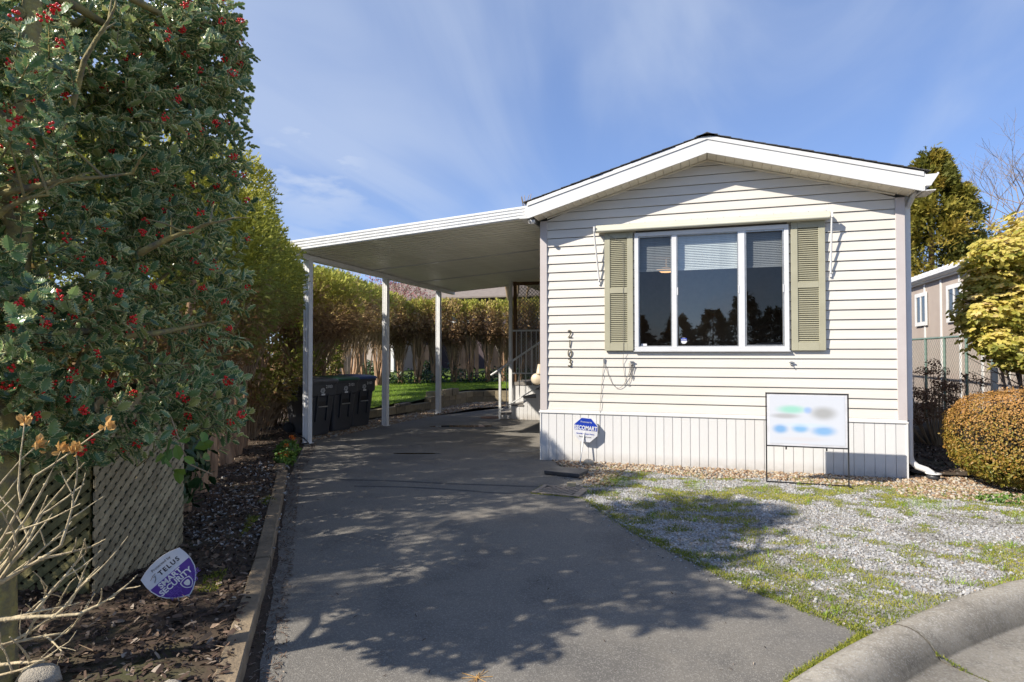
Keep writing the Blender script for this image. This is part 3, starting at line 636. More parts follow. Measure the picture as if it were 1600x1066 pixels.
ring(ring_, WX0 + fw, M1 - .03, WZ0 + fw, WZ1 - fw, .014, 8.31, 8.36); ring(ring_, M2 + .03, WX1 - fw, WZ0 + fw, WZ1 - fw, .02, 8.30, 8.36); ring_.build('sash', M_alu, window)
for x0, x1, mt in ((WX0 + fw, M1 - .03, M_glass2), (M1 + .03, M2 - .045, M_glass), (M2 + .03, WX1 - fw, M_glass2)):
    MB().add([(x0, 8.345, WZ0 + fw), (x1, 8.345, WZ0 + fw), (x1, 8.345, WZ1 - fw), (x0, 8.345, WZ1 - fw)], [(0, 1, 2, 3)]).build('pane', mt, window)
for x in (M1 + .035, M2 - .05, WX1 - fw - .02): MB().box(x, x + .012, 8.288, 8.298, 2.27, 2.37).build('latch', M_frame, window)
sm = MB().box(WX0 + .04, WX1 - .04, -.012, .012, -.0008, .0008).mesh('blind_slat', M_blind)
for i in range(21):
    o = link('blind_slat', sm, window); o.location = (0, 8.385 - 8.34, 3.09 - i * .0225); o.rotation_euler.x = R(62)
MB().box(WX0 + .04, WX1 - .04, 8.375, 8.395, 2.605, 2.625).build('blind_rail', M_blind, window)
q = MB(); q.lathe((-.62, 11.3, 3.02), [(.0, -.06), (.10, -.05), (.17, 0), (.17, .01)], 20)
M_glow = bpy.data.materials.new('lit_lamp_shade'); M_glow.use_nodes = True; g = M_glow.node_tree.nodes['Principled BSDF']; g.inputs['Emission Color'].default_value = (1, .55, .25, 1); g.inputs['Emission Strength'].default_value = 1.6; g.inputs['Base Color'].default_value = (.8, .6, .4, 1)
q.tube([(-.62, 11.3, 3.02), (-.62, 11.3, 3.22)], .012, 6); tag(q.build('ceiling_lamp', M_glow), 'lit orange ceiling lamp seen through the middle pane of the front window', 'lamp')
# stickers in the window
q = MB(); oc = [(-.235 + .042 * math.cos(R(22.5 + 45 * i)), 1.665 + .042 * math.sin(R(22.5 + 45 * i))) for i in range(8)]
q.prism(oc, 'y', 8.336, 8.338); st = q.build('sticker', M_signw, window)
MB().box(-.272, -.198, 8.334, 8.336, 1.668, 1.700).build('print_band', M_blue, st)
text_obj('lettering', 'SECOMART', .0165, M_print, st, (-.235, 8.333, 1.680), Matrix.Rotation(R(90), 3, 'X'), .0003, sx=.8, bold=.0004)
q = MB(); q.box(-.79, -.715, 8.336, 8.338, 1.60, 1.628); q.build('sticker', M_signw, window)

# shutters with louvers
for x0, x1 in ((-1.275, -.892), (1.066, 1.452)):
    q = MB(); z0, z1 = 1.535, 3.165; y0, y1 = 8.283, 8.318; sw = .075
    q.box(x0, x0 + sw, y0, y1, z0, z1); q.box(x1 - sw, x1, y0, y1, z0, z1)
    for a, c in ((z0, z0 + .10), (2.315, 2.385), (z1 - .10, z1)): q.box(x0 + sw, x1 - sw, y0, y1, a, c)
    q.box(x0 + sw, x1 - sw, 8.311, 8.317, z0 + .1, z1 - .1)
    for zz_ in (z0 + .14, z1 - .17):
        for xx in (x0 + .035, x1 - .035): q.lathe((xx, 8.283, zz_), [(.006, -.004), (.009, 0)], 8, M=Matrix.Rotation(R(90), 3, 'X'))
    s_ = q.build('shutter', M_khaki, house); bev(s_, .003)
    lm = MB().prism([(-.013, -.006), (-.011, -.012), (.011, .006), (.009, .010)], 'x', x0 + sw + .001, x1 - sw - .001).mesh('louver', M_khaki)
    for a, c in ((z0 + .1, 2.315), (2.385, z1 - .1)):
        n = int(round((c - a) / .0262))
        for i in range(n):
            o = link('louver', lm, s_); o.location = (0, 8.300 - 8.34, a + (i + .5) * (c - a) / n)
# awning
aw = MB().prism([(8.30, 3.232), (8.30, 3.152), (8.26, 3.145), (8.225, 3.155), (8.205, 3.178), (8.212, 3.205), (8.24, 3.245), (8.30, 3.262)], 'x', -1.385, 1.50).build('awning', M_awning, house); bev(aw, .004)
MB().tube([(-1.375, 8.207, 3.166), (1.49, 8.207, 3.166)], .020, 10).build('front_bar', M_awning, aw)
for s, x in ((-1, -1.40), (1, 1.515)):
    q = MB(); xe = x + (.05 if s < 0 else -.0)
    q.tube([(x, 8.19, 3.17), (x - .012 * s * 0, 8.215, 3.10), (xe, 8.30, 2.49)], .011, 8); q.obox((xe, 8.312, 2.47), (.022, .02, .06)); q.obox((x, 8.20, 3.19), (.02, .05, .07)); q.build('arm', M_white, aw)
q = MB()
for i in range(15): q.obox((-1.33 + i * .2, 8.292, 3.262), (.012, .012, .010))
q.build('screw', M_alu, aw)
# house number, camera, cables, lamp
for i, (c, z) in enumerate((('2', 1.765), ('1', 1.625), ('0', 1.492), ('3', 1.365))):
    o = text_obj('house_number', c, .155, M_num, house, (-1.765, 8.314, z), Matrix.Rotation(R(90), 3, 'X'), .003, sx=.95, bold=.0); o['label'] = 'bronze number ' + c
q = MB(); q.obox((-2.235, 8.10, 3.335), (.05, .05, .03)); q.tube([(-2.24, 8.10, 3.32), (-2.262, 8.03, 3.315)], .028, 14); sc_ = q.build('security_camera', M_white, house)
MB().tube([(-2.262, 8.031, 3.315), (-2.264, 8.022, 3.315)], .021, 14).build('lens', M_iron, sc_)
q = MB()
def hang(a, c, sag, n=14):
    a = Vector(a); c = Vector(c); return [a.lerp(c, i / n) + Vector((0, 0, -sag * 4 * (i / n) * (1 - i / n))) for i in range(n + 1)]
q.tube([(-1.235, 8.278, 3.12), (-1.02, 8.276, 3.0), (-1.02, 8.276, 1.56), (-1.03, 8.315, 1.36)], .0028, 5)
q.tube(hang((-1.29, 8.312, 1.40), (-.91, 8.312, 1.37), .36), .0035, 5); q.tube(hang((-1.03, 8.314, 1.37), (-.91, 8.310, 1.37), .30), .003, 5)
q.tube(hang((-.93, 8.308, 1.38), (-.90, 8.308, 1.36), .22), .003, 5); q.tube(hang((-.95, 8.306, 1.37), (-.89, 8.306, 1.37), .19), .003, 5)
q.tube([(-1.29, 8.314, 1.42), (-1.30, 8.314, 1.30), (-1.335, 8.314, .9), (-1.345, 8.300, .7), (-1.36, 8.298, .40)], .003, 5)
q.build('cable', M_cable, house)
for x in (-.91, 1.065):
    q = MB(); q.obox((x, 8.314, 1.375), (.03, .016, .045)); q.obox((x, 8.30, 1.385), (.06, .014, .012)); q.tube([(x, 8.30, 1.36), (x, 8.285, 1.34), (x, 8.29, 1.355)], .005, 6); q.build('awning_bracket', M_alu, house)
MB().obox((-1.29, 8.315, 1.40), (.02, .016, .06)).build('cable_clip', M_alu, house)
q = MB(); Mx = Matrix.Rotation(R(90), 3, 'X') 
q.lathe((-2.33, 8.62, 1.12), [(0, .03), (.060, .025), (.085, 0), (.075, -.04), (.04, -.07), (0, -.07)], 20, M=Mx); q.lathe((-2.29, 8.64, 1.20), [(.05, 0), (.025, .14), (0, .14)], 14); q.obox((-2.25, 8.66, 1.13), (.14, .04, .04)); q.build('wall_lamp', M_lamp, house)
# ------------------------------------------------------------------ carport
cp = empty('carport', (-4.3, 8.2, 0), 'white metal carport roof with three fluted posts beside the house', 'carport')
cx0, cx1 = -6.36, -2.30; zl, zr = 3.135, 3.418
def croof(x): return zl + (zr - zl) * (x - cx0) / (cx1 - cx0)
pit = .1525
prof = [(0, 0), (.105, 0), (.112, .030), (.140, .030), (.1475, 0), (.1520, 0), (.1520, .006), (.150, .006), (.1425, .036), (.110, .036), (.1025, .006), (0, .006)]
vs = []; n = len(prof)
for x in (cx0, cx1):
    for y, z in prof: vs.append((x, y, croof(x) + z))
fs = [(i, (i + 1) % n, (i + 1) % n + n, i + n) for i in range(n)]
pme = MB().add(vs, fs).mesh('roof_panel', M_carport, (-4.3, 0, 0))
for i in range(43):
    o = link('roof_panel', pme, cp); o.location = (0, 8.235 + i * pit - 8.2, 0)
for y in (10.55, 12.6):
    MB().add([(cx0 + .06, y, croof(cx0 + .06) - .02), (cx1, y, croof(cx1) - .02), (cx1, y + .045, croof(cx1) - .02), (cx0 + .06, y + .045, croof(cx0 + .06) - .02),
              (cx0 + .06, y, croof(cx0 + .06) - .001), (cx1, y, croof(cx1) - .001), (cx1, y + .045, croof(cx1) - .001), (cx0 + .06, y + .045, croof(cx0 + .06) - .001)],
             [(0, 1, 2, 3), (0, 4, 5, 1), (3, 2, 6, 7), (0, 3, 7, 4), (1, 5, 6, 2)]).build('seam_trim', M_frame, cp)
for k in range(4):   # front fascia ribs
    q = MB(); vs = []
    for x in (cx0, cx1 + .02):
        z = croof(x) - .005 + k * .044
        for dy, dz in ((0, 0), (0, .006), (-.014, .012), (-.014, .036), (0, .042), (0, .0435), (.02, .0435), (.02, 0)): vs.append((x, 8.205 + dy, z + dz))
    q.add(vs, [tuple((i, (i + 1) % 8, (i + 1) % 8 + 8, i + 8)) for i in range(8)] + [tuple(range(8)), tuple(range(15, 7, -1))]); q.build('fascia_rib', M_carwhite, cp)
q = MB()  # back fascia and top
vs = [(cx0, 14.79, croof(cx0) - .03), (cx1, 14.79, croof(cx1) - .03), (cx1, 14.79, croof(cx1) + .15), (cx0, 14.79, croof(cx0) + .15), (cx0, 14.81, croof(cx0) - .03), (cx1, 14.81, croof(cx1) - .03), (cx1, 14.81, croof(cx1) + .15), (cx0, 14.81, croof(cx0) + .15)]
q.add(vs, [(0, 1, 2, 3), (7, 6, 5, 4), (0, 4, 5, 1), (3, 2, 6, 7)]); q.build('back_fascia', M_carport, cp)
q = MB(); bx = -6.27   # side beam, C profile with gutter
q.box(bx - .045, bx + .045, 8.215, 14.79, 3.045, 3.132); q.box(bx + .045, bx + .062, 8.215, 14.79, 3.045, 3.060); q.box(bx + .045, bx + .058, 8.215, 14.79, 3.10, 3.132)
bev(q.build('beam', M_carwhite, cp), .004)
q = MB(); q.box(cx0 - .08, cx0 - .003, 8.20, 14.8, 3.12, 3.128); q.box(cx0 - .088, cx0 - .08, 8.20, 14.8, 3.12, 3.30); q.box(cx0 - .01, cx0 - .003, 8.24, 14.8, 3.128, 3.17); q.box(cx0 - .08, cx0 - .003, 8.192, 8.20, 3.12, 3.30); q.build('gutter', M_carwhite, cp)
h = .054
fl = []
for sx_, sy_ in ((1, 0), (0, 1), (-1, 0), (0, -1)):
    pass
pr = []
side = [(-1, 0), (-.72, 0), (-.62, -.12), (-.2, -.12), (-.1, 0), (.1, 0), (.2, -.12), (.62, -.12), (.72, 0)]
for a in range(4):
    c, s = math.cos(a * math.pi / 2), math.sin(a * math.pi / 2)
    for t, dd in side:
        x, y = t * h, -(1 + dd) * h; pr.append((x * c - y * s, x * s + y * c))
pm = MB().prism(pr, 'z', 0, 3.045).mesh('post', M_carwhite)
for y in (8.62, 11.22, 13.86):
    o = link('post', pm, cp); o.location = (bx + 4.3, y - 8.2, 0)
    q = MB(); q.box(bx - .075, bx + .075, y - .075, y + .075, 0.001, .012); q.build('post_foot', M_carwhite, cp)
q = MB(); q.tube([(cx0 - .045, 8.28, 3.14), (cx0 - .045, 8.30, 3.03), (cx0 + .0, 8.48, 2.93), (bx - .02, 8.54, 2.86), (bx - .02, 8.545, 2.5)], .028, 10); q.build('downspout', M_carwhite, cp)
q = MB(); q.tube([(-6.42, 8.5, .20), (-6.36, 8.50, .14), (-6.28, 8.545, .10), (-6.15, 8.50, .03), (-6.3, 8.42, .02), (-6.55, 8.6, .10)], .011, 6); tag(q.build('black_hose', M_iron), 'black cable loop at the foot of the nearest carport post', 'cable')

# ------------------------------------------------------------------ porch, stairs, railing
po = empty('porch', (-4.3, 14.2, 0), 'screened side porch behind the white stairs at the end of the carport', 'porch')
q = MB(); q.box(-4.50, -2.25, 14.22, 17.2, .72, .80); q.build('deck', M_step, po)
for i in range(20):
    x = -4.49 + i * .112; MB().box(x, x + .106, 14.235, 14.255, .02, .72).build('skirt_board', M_skirt, po)
MB().box(-4.535, -4.455, 14.17, 14.25, 0, 3.30).build('corner_post', M_carwhite, po)
q = MB(); q.box(-4.44, -4.36, 14.225, 14.29, .80, 3.26); q.box(-4.36, -2.3, 14.225, 14.29, 3.17, 3.25); q.box(-2.36, -2.29, 14.225, 14.29, .8, 3.17); q.build('screen_frame', M_brownwood, po)
MB().add([(-4.36, 14.26, .80), (-2.36, 14.26, .80), (-2.36, 14.26, 3.17), (-4.36, 14.26, 3.17)], [(0, 1, 2, 3)]).build('screen', M_screen, po)
ms = MB()   # diamond lattice behind the mesh
for k in range(-26, 24):
    x0 = -4.36 + k * .09
    for sg in (1, -1):
        a = (x0, .85) ; pts = []
        xs = x0; ze = x0 + 2.3
        lo = max(0, (-4.34 - x0)) if True else 0; hi = min(2.3, (-2.38 - x0))
        if hi - lo > .05:
            if sg > 0: ms.tube([(x0 + lo, 14.30, .85 + lo), (x0 + hi, 14.30, .85 + hi)], .006, 4, caps=False)
            else: ms.tube([(x0 + lo, 14.305, 3.15 - lo), (x0 + hi, 14.305, 3.15 - hi)], .006, 4, caps=False)
ob = ms.build('wire_lattice', M_alu, po); ob['kind'] = 'stuff'
MB().box(-4.48, -2.3, 16.9, 16.96, .8, 3.3).build('back_wall', M_brownwood, po)
MB().box(-4.5, -2.2, 14.2, 17.2, 3.30, 3.36).build('roof', M_carport, po)
q = MB(); q.box(-4.42, -2.3, 14.10, 14.13, 2.03, 2.07); q.box(-4.42, -2.3, 14.10, 14.13, 1.00, 1.03); rl = q.build('railing', M_rail, po)
for i in range(16):
    x = -4.33 + i * .125; MB().box(x, x + .02, 14.105, 14.125, 1.03, 2.03).build('baluster', M_rail, rl)
stt = empty('stairs', (-3.9, 13.5, 0), 'white stairs with grey treads and sloping metal handrail up to the porch', 'stairs')
for i in range(4):
    x0 = -4.46 + i * .29; zt = .15 + i * .19
    w = MB().box(x0, x0 + .31 if i < 3 else -2.25, 13.16, 14.09, zt - .035, zt); bev(w.build('tread', M_step, stt), .006)
    MB().box(x0 + .012, (x0 + .29) if i < 3 else -2.25, 13.19, 14.07, 0.002, zt - .036).build('riser_box', M_skirt, stt)
    if i:
        for j in range(3 if i < 3 else 8): MB().box(x0 + .012 + j * .098, x0 + .012 + j * .098 + .09, 13.178, 13.19, .004, zt - .04).build('side_board', M_skirt, stt)
q = MB(); q.tube([(-4.62, 13.10, 1.00), (-4.56, 13.10, 1.035), (-3.40, 13.10, 1.78), (-2.9, 13.10, 2.08)], .024, 8); q.tube([(-4.40, 13.10, .20), (-3.30, 13.10, .88)], .012, 6)
hr = q.build('handrail', M_rail, stt)
MB().box(-4.425, -4.375, 13.08, 13.13, .005, 1.12).build('rail_post', M_rail, hr)
for i in range(9):
    x = -4.24 + i * .15; z0 = .20 + (x + 4.40) * .62; z1 = 1.035 + (x + 4.56) * .64; MB().tube([(x, 13.10, z0), (x, 13.10, z1)], .009, 6).build('baluster', M_rail, hr)
q = MB(); q.lathe((-4.72, 13.35, .0), [(0, .016), (.22, .016), (.25, .004)], 24); tag(q.build('access_cover', M_rust), 'round rusty cover on the driveway beside the bottom stair', 'cover')

# ------------------------------------------------------------------ wheelie bins
def make_bin(lidmat, labtxt, label, loc, rz):
    e = empty('wheelie_bin', loc, label, 'bin', 'wheelie bins beside the carport', rz)
    q = MB(); w0, w1, d0, d1, H = .235, .31, .26, .375, .97
    # tapered tub: front = +x side faces the driveway
    def rr(w, d, z, r=.05, n=4):
        P = []
        for cx, cy, a0 in ((d - r, w - r, 0), (-d + r, w - r, 90), (-d + r, -w + r, 180), (d - r, -w + r, 270)):
            for i in range(n): a = R(a0 + 90 * i / (n - 1)); P.append((cx + r * math.cos(a), cy + r * math.sin(a), z))
        return P
    L_ = [rr(w0, d0, .02), rr(w0 + .005, d0 + .008, .06), rr(w0 + .05, d0 + .082, .70), rr(w1 - .018, d1 - .022, .715), rr(w1, d1, .73), rr(w1 + .006, d1 + .008, .93), rr(w1 + .02, d1 + .02, .935), rr(w1 + .02, d1 + .02, H)]
    vs = sum(L_, []); m = 16
    fs = [(i * m + j, i * m + (j + 1) % m, (i + 1) * m + (j + 1) % m, (i + 1) * m + j) for i in range(len(L_) - 1) for j in range(m)]
    fs.append(tuple(range(m - 1, -1, -1))); q.add(vs, fs); body = q.build('body', M_black, e); bev(body, .006)
    q = MB()   # lift pocket on the front face with bar
    for y in (-.115, .115): q.obox((.335, y, .52), (.05, .03, .50), Matrix.Rotation(R(7), 3, 'Y'))
    q.build('front_rib', M_black, e)
    q = MB(); q.obox((.327, 0, .60), (.012, .19, .17)); q.build('lift_pocket', M_iron, e)
    q = MB(); q.tube([(.362, -.1, .53), (.362, .1, .53)], .012, 8); q.build('lift_bar', M_alu, e)
    q = MB(); ring = lambda s_, z: [(x * s_, y * s_, z) for x, y, _ in rr(w1 + .035, d1 + .035, 0)]
    rings = [ring(1, H + .004), ring(1.0, H + .03), ring(.93, H + .055), ring(.5, H + .085), ring(.02, H + .095)]
    vs = sum(rings, []); fs = [(i * m + j, i * m + (j + 1) % m, (i + 1) * m + (j + 1) % m, (i + 1) * m + j) for i in range(4) for j in range(m)] + [tuple(range(m - 1, -1, -1))]
    q.add(vs, fs); lid = q.build('lid', lidmat, e); bev(lid, .006)
    q = MB(); q.tube([(-.44, -.22, H + .0), (-.44, .22, H + .0)], .016, 8); q.obox((-.42, -.2, H), (.06, .03, .05)); q.obox((-.42, .2, H), (.06, .03, .05)); q.build('handle', M_black, e)
    for y in (-.27, .27):
        q = MB(); q.lathe((-.24, y, .12), [(0, -.025), (.12, -.025), (.125, 0), (.12, .025), (0, .025)], 20, M=Matrix.Rotation(R(90), 3, 'X')); q.build('wheel', M_tyre, e)
    F = Matrix.Rotation(R(90), 3, 'Z') @ Matrix.Rotation(R(90), 3, 'X')
    text_obj('lettering', labtxt, .075, M_print, e, (.3865, .12, .885), F, .0005)
    q = MB()
    for i in range(26):   # round leaf-like emblem
        a = i * 2.4; r = .010 + .0075 * math.sqrt(i) * 1.0; q.obox((.3848, -.02 + r * math.cos(a) + .0, .82 - .0 + r * math.sin(a)), (.001, .012, .010), Matrix.Rotation(a, 3, 'X'))
    q.build('emblem', M_print, e)
    q = MB(); q.box(.384, .3855, -.05, .03, .735, .765); q.build('number_plate', M_print, e)
    G_ = Matrix.Rotation(R(90), 3, 'X')
    text_obj('lettering', 'CITY OF\nSURREY', .085, M_print, e, (-.05, -.3175, .85), G_, .0005, bold=.001)
    return e
make_bin(M_grey_lid, '2103', 'black wheelie bin with scuffed grey lid, nearest to the white post', (-6.86, 9.5, 0.01), R(-16))
make_bin(M_green_lid, '2103', 'black wheelie bin with dark green lid standing between two others', (-6.86, 10.22, 0.01), R(-14))
make_bin(M_blue_lid, '2103', 'black wheelie bin with blue lid, farthest from the front post', (-6.88, 10.92, 0.01), R(-15))

# ------------------------------------------------------------------ signs
fs_ = empty('yard_sign', (1.115, 7.62, 0), 'large white yard sign with faded blue and green print in a black metal frame', 'sign')
q = MB(); x0, x1, y = .70, 1.55, 7.62; t = .007
q.box(x0 - t, x0 + t, y - t, y + t, -.02, 1.045); q.box(x1 - t, x1 + t, y - t, y + t, -.02, 1.045); q.box(x0 - t, x1 + t, y - t - .001, y + t + .001, 1.03, 1.046)
q.box(x0 + t, x1 - t, y - t, y + t, .425, .439); q.box(x0 + t, x1 - t, y - t, y + t, .012, .024); q.box(x1 - .012, x1 + .012, y - .10, y + .01, .0, .03)
for x in (x0 + .21, x0 + .63): q.box(x - .008, x + .008, y - .005, y + .005, .395, .425)
q.build('frame', M_iron, fs_)
def blob_mat():
    m = bpy.data.materials.new('faded_print'); m.use_nodes = True; t = m.node_tree; l = t.links.new; b = t.nodes['Principled BSDF']; b.inputs['Roughness'].default_value = .35
    tcn = N(t, 'ShaderNodeTexCoord'); rgb = N(t, 'ShaderNodeRGB'); rgb.outputs[0].default_value = (.58, .60, .64, 1); out = rgb.outputs[0]
    for cx, cz, rx, rz, c, st in ((.27, .855, .17, .055, (.28, .58, .46), .9), (.44, .85, .05, .045, (.26, .40, .70), .8), (.60, .82, .15, .085, (.33, .33, .32), .85), (.20, .78, .17, .035, (.36, .36, .36), .8), (.15, .63, .09, .06, (.15, .34, .60), .9), (.36, .64, .10, .055, (.17, .38, .62), .9), (.60, .62, .14, .065, (.18, .37, .62), .9), (.42, .68, .3, .03, (.5, .62, .84), .5), (.38, .52, .3, .03, (.58, .56, .57), .7), (.4, .455, .07, .02, (.75, .58, .56), .5)):
        mpn = N(t, 'ShaderNodeMapping'); mpn.vector_type = 'POINT'; mpn.inputs['Location'].default_value = (-(cx - .415) / rx, 0, -cz / rz); mpn.inputs['Scale'].default_value = (1 / rx, 0, 1 / rz)
        l(tcn.outputs['Object'], mpn.inputs[0]); ln = N(t, 'ShaderNodeVectorMath', operation='LENGTH'); l(mpn.outputs[0], ln.inputs[0])
        mr = N(t, 'ShaderNodeMapRange'); mr.interpolation_type = 'SMOOTHSTEP'; mr.inputs[1].default_value = 1.25; mr.inputs[2].default_value = .3; mr.inputs[3].default_value = 0; mr.inputs[4].default_value = st; l(ln.outputs['Value'], mr.inputs[0])
        mxn = N(t, 'ShaderNodeMixRGB'); l(mr.outputs[0], mxn.inputs[0]); l(out, mxn.inputs[1]); mxn.inputs[2].default_value = (*c, 1); out = mxn.outputs[0]
    l(out, b.inputs['Base Color']); return m
MB().box(x0 + .010, x1 - .010, y - .004, y + .004, .440, 1.028, 0).build('backing', M_signw, fs_)
pl = MB().box(x0 + .035, x1 - .035, y - .0065, y - .0042, .462, 1.015); pl.build('printed_panel', blob_mat(), fs_)

oc_ = empty('security_sign', (-1.53, 8.12, 0), 'small blue and white octagonal security sign on a white stake by the skirting', 'sign')
q = MB(); q.tube([(-1.595, 8.02, -.02), (-1.545, 8.12, .44)], .009, 6); q.build('stake', M_white, oc_)
tl = R(4)
def octp(r, c=(-1.53, .455)): return [(c[0] + r * math.cos(R(22.5 + 45 * i) - tl), c[1] + r * math.sin(R(22.5 + 45 * i) - tl)) for i in range(8)]
MB().prism(octp(.178), 'y', 8.112, 8.118).build('plate', M_signw, oc_)
O8 = octp(.170); c0 = O8[0]; 
# blue half: vertices 0..3 plus a straight lower edge
import itertools
lowL = ((O8[3][0] * .45 + O8[4][0] * .55), (O8[3][1] * .45 + O8[4][1] * .55)); lowR = ((O8[0][0] * .45 + O8[7][0] * .55), (O8[0][1] * .45 + O8[7][1] * .55))
MB().prism([lowR, O8[0], O8[1], O8[2], O8[3], lowL], 'y', 8.1095, 8.112).build('print_band', M_blue, oc_)
Rt = Matrix.Rotation(tl, 3, 'Y') @ Matrix.Rotation(R(90), 3, 'X')
text_obj('lettering', 'SECOMART', .078, M_print, oc_, (-1.528, 8.1085, .478), Rt, .0005, sx=.78, bold=.0022)
text_obj('lettering', 'Protected by', .030, M_print, oc_, (-1.520, 8.1085, .560), Rt, .0005)
text_obj('lettering', 'Security & Smart Home', .027, M_blue, oc_, (-1.534, 8.1110, .400), Rt, .0005, sx=.95, bold=.0006)
text_obj('lettering', 'Secomart.com', .029, M_ink, oc_, (-1.536, 8.1110, .358), Rt, .0005, bold=.0003)

oc_.location.y += .115
# shield sign leaning on the lattice
sg = empty('shield_sign', (-2.95, 2.80, 0), 'purple and white shield-shaped security sign tilted against the wooden lattice', 'sign')
va = math.atan2(2.80, -2.95) - math.pi / 2; rt = Vector((math.cos(va), math.sin(va), 0)); upv = Vector((0, 0, 1)); nrm = rt.cross(upv)   # nrm points at the drive
lean = R(8); fwd = -rt.cross(upv)
upv = (Vector((0, 0, 1)) * math.cos(lean) + (-nrm) * math.sin(lean)).normalized(); nrm = rt.cross(upv).normalized()
ang = R(38); ex = rt * math.cos(ang) + upv * math.sin(ang); ey = -rt * math.sin(ang) + upv * math.cos(ang)
SM = Matrix((ex, ey, nrm)).transposed(); C0 = Vector((-2.948, 2.797, .208))
def sh_pts(s=1.0):
    P = []
    top = [(-.122, .098), (-.08, .115), (-.04, .124), (0, .127), (.04, .124), (.08, .115), (.122, .098)]
    rs = [(.128, .05), (.127, .005), (.117, -.04), (.096, -.08), (.064, -.115), (.028, -.142), (0, -.154)]
    P = top + rs + [(-x, y) for x, y in rs[-2::-1]]
    return [(x * s, y * s) for x, y in P][::-1]
def place2(pts, za, zb, cut=None):
    mb = MB(); n = len(pts); vs = [C0 + SM @ Vector((x, y, za)) for x, y in pts] + [C0 + SM @ Vector((x, y, zb)) for x, y in pts]
    mb.add(vs, [tuple(range(n)), tuple(range(2 * n - 1, n - 1, -1))] + [(i, i + n, (i + 1) % n + n, (i + 1) % n) for i in range(n)]); return mb
place2(sh_pts(), -.006, 0).build('plate', M_signw, sg)
P = [p for p in sh_pts(.955)]; cutz = .018
pp = []
for a, c in zip(P, P[1:] + P[:1]):
    if a[1] <= cutz: pp.append(a)
    if (a[1] <= cutz) != (c[1] <= cutz): t_ = (cutz - a[1]) / (c[1] - a[1]); pp.append((a[0] + (c[0] - a[0]) * t_, cutz))
place2(pp, 0.0003, .0012).build('print_area', M_purple, sg)
def st_(body, size, mat, x, y, z=.0018, **k): return text_obj('lettering', body, size, mat, sg, C0 + SM @ Vector((x, y, z)), SM, .0003, **k)
st_('Protected by', .022, M_ink, .0, .094); st_('TELUS', .036, M_ink, .022, .055, bold=.0012, spacing=1.35)
st_('SMART', .044, M_print, -.014, -.003, bold=.0014, spacing=1.0); st_('SECURITY', .044, M_print, -.006, -.040, bold=.0014, spacing=1.0)
st_('SECURITY SE', .036, M_purple2, .02, -.0750, .0014); st_('RITY SECU', .036, M_purple2, .0, -.105, .0014)
q = MB(); q.tube([C0 + SM @ Vector(p) for p in ((-.083, .035, .0015), (-.066, .048, .0015), (-.058, .066, .0015), (-.07, .062, .0015))], .0016, 4); q.tube([C0 + SM @ Vector(p) for p in ((-.092, .058, .0015), (-.066, .072, .0015), (-.05, .074, .0015))], .0014, 4); q.build('logo', M_ink, sg)
def mini(s, oz, z, mat, name):
    pts = [(x * s + .030, y * s - .088) for x, y in sh_pts()]; place2(pts, z, z + .0005).build(name, mat, sg)
mini(.24, 0, .0016, M_print, 'logo'); mini(.20, 0, .0022, M_purple, 'logo'); mini(.12, 0, .0028, M_print, 'logo')
q = MB(); q.tube([C0 + SM @ Vector((0, -.05, -.012)), C0 + SM @ Vector((0, -.20, -.012)) + Vector((0, 0, -.05))], .009, 6); q.build('stake', M_signw, sg)

# ------------------------------------------------------------------ drain, mat, stones, litter
dg_ = empty('storm_drain', (-1.48, 6.48, 0), 'rusty slotted storm drain grate set in the driveway edge', 'drain grate', rz=-.10)
q = MB(); w, d = .265, .20
q.box(-w, w, -d, -d + .035, .002, .014); q.box(-w, w, d - .035, d, .002, .014); q.box(-w, -w + .045, -d + .035, d - .035, .002, .014); q.box(w - .075, w, -d + .035, d - .035, .002, .014); q.build('frame', M_grate, dg_)
MB().box(-w + .045, w - .075, -d + .035, d - .035, .001, .0025).build('pit', M_gap, dg_)  # flat near-black plate; the darkness of the opening is in its colour
for i in range(8):
    x = -w + .055 + i * .056; MB().obox((x + .012, 0, .008), (.024, .36, .010), Matrix.Rotation(-.42, 3, 'Z')).build('grate_bar', M_grate, dg_)
q = MB().obox((-1.62, 7.42, .03), (.46, .34, .045), Matrix.Rotation(-.18, 3, 'Z')); tag(bev(q.build('rubber_mat', M_black), .008), 'dark rubber slab lying between the driveway and the skirting', 'mat')
tag(bev(MB().obox((-1.42, 6.76, .022), (.10, .07, .04), Matrix.Rotation(.2, 3, 'Z')).build('wood_chip_block', M_lattice), .004), 'small pale wood offcut lying behind the storm drain', 'wood block')
iv, if_ = ico(2)
def rock(name, loc, size, mat, label, seed, cat='rock', n=2, kind=None):
    v, f = ico(n); r = .8 + .45 * vnoise(v[:, 0] + seed, v[:, 1] + v[:, 2], 1.2, seed); V = v * r[:, None] * np.array(size); me = np_mesh(name, V, f, mat, smooth=True); o = link(name, me, origin=loc); return tag(o, label, cat)
rock('rock', (-1.47, 8.12, .035), (.075, .05, .045), M_lamp, 'yellowish stone at the foot of the octagonal sign', 3)
rock('boulder', (3.62, 11.6, .12), (.42, .32, .27), M_rock, 'grey-brown boulder under the dried hydrangea', 9, n=3)
for i, (u, d, s, lab) in enumerate([(-2.02, 2.63, .09, 'pale grey rock near the foot of the left lattice panel'), (-1.43, 2.57, .05, 'rounded grey stone in the mulch near the front of the bed'), (-1.62, 2.42, .045, 'dull pebble lying among dead leaves in the front bed'), (-2.5, 2.75, .11, 'whitish rock at the left edge behind the bare shrub')]):
    x, y = cf(u, d); rock('rock', (x, y, bedz(x, y) + s * .3), (s, s * .8, s * .5), M_conc if i != 3 else M_gravel, lab, i + 20)
x, y = -1.0, 2.65
q = MB()
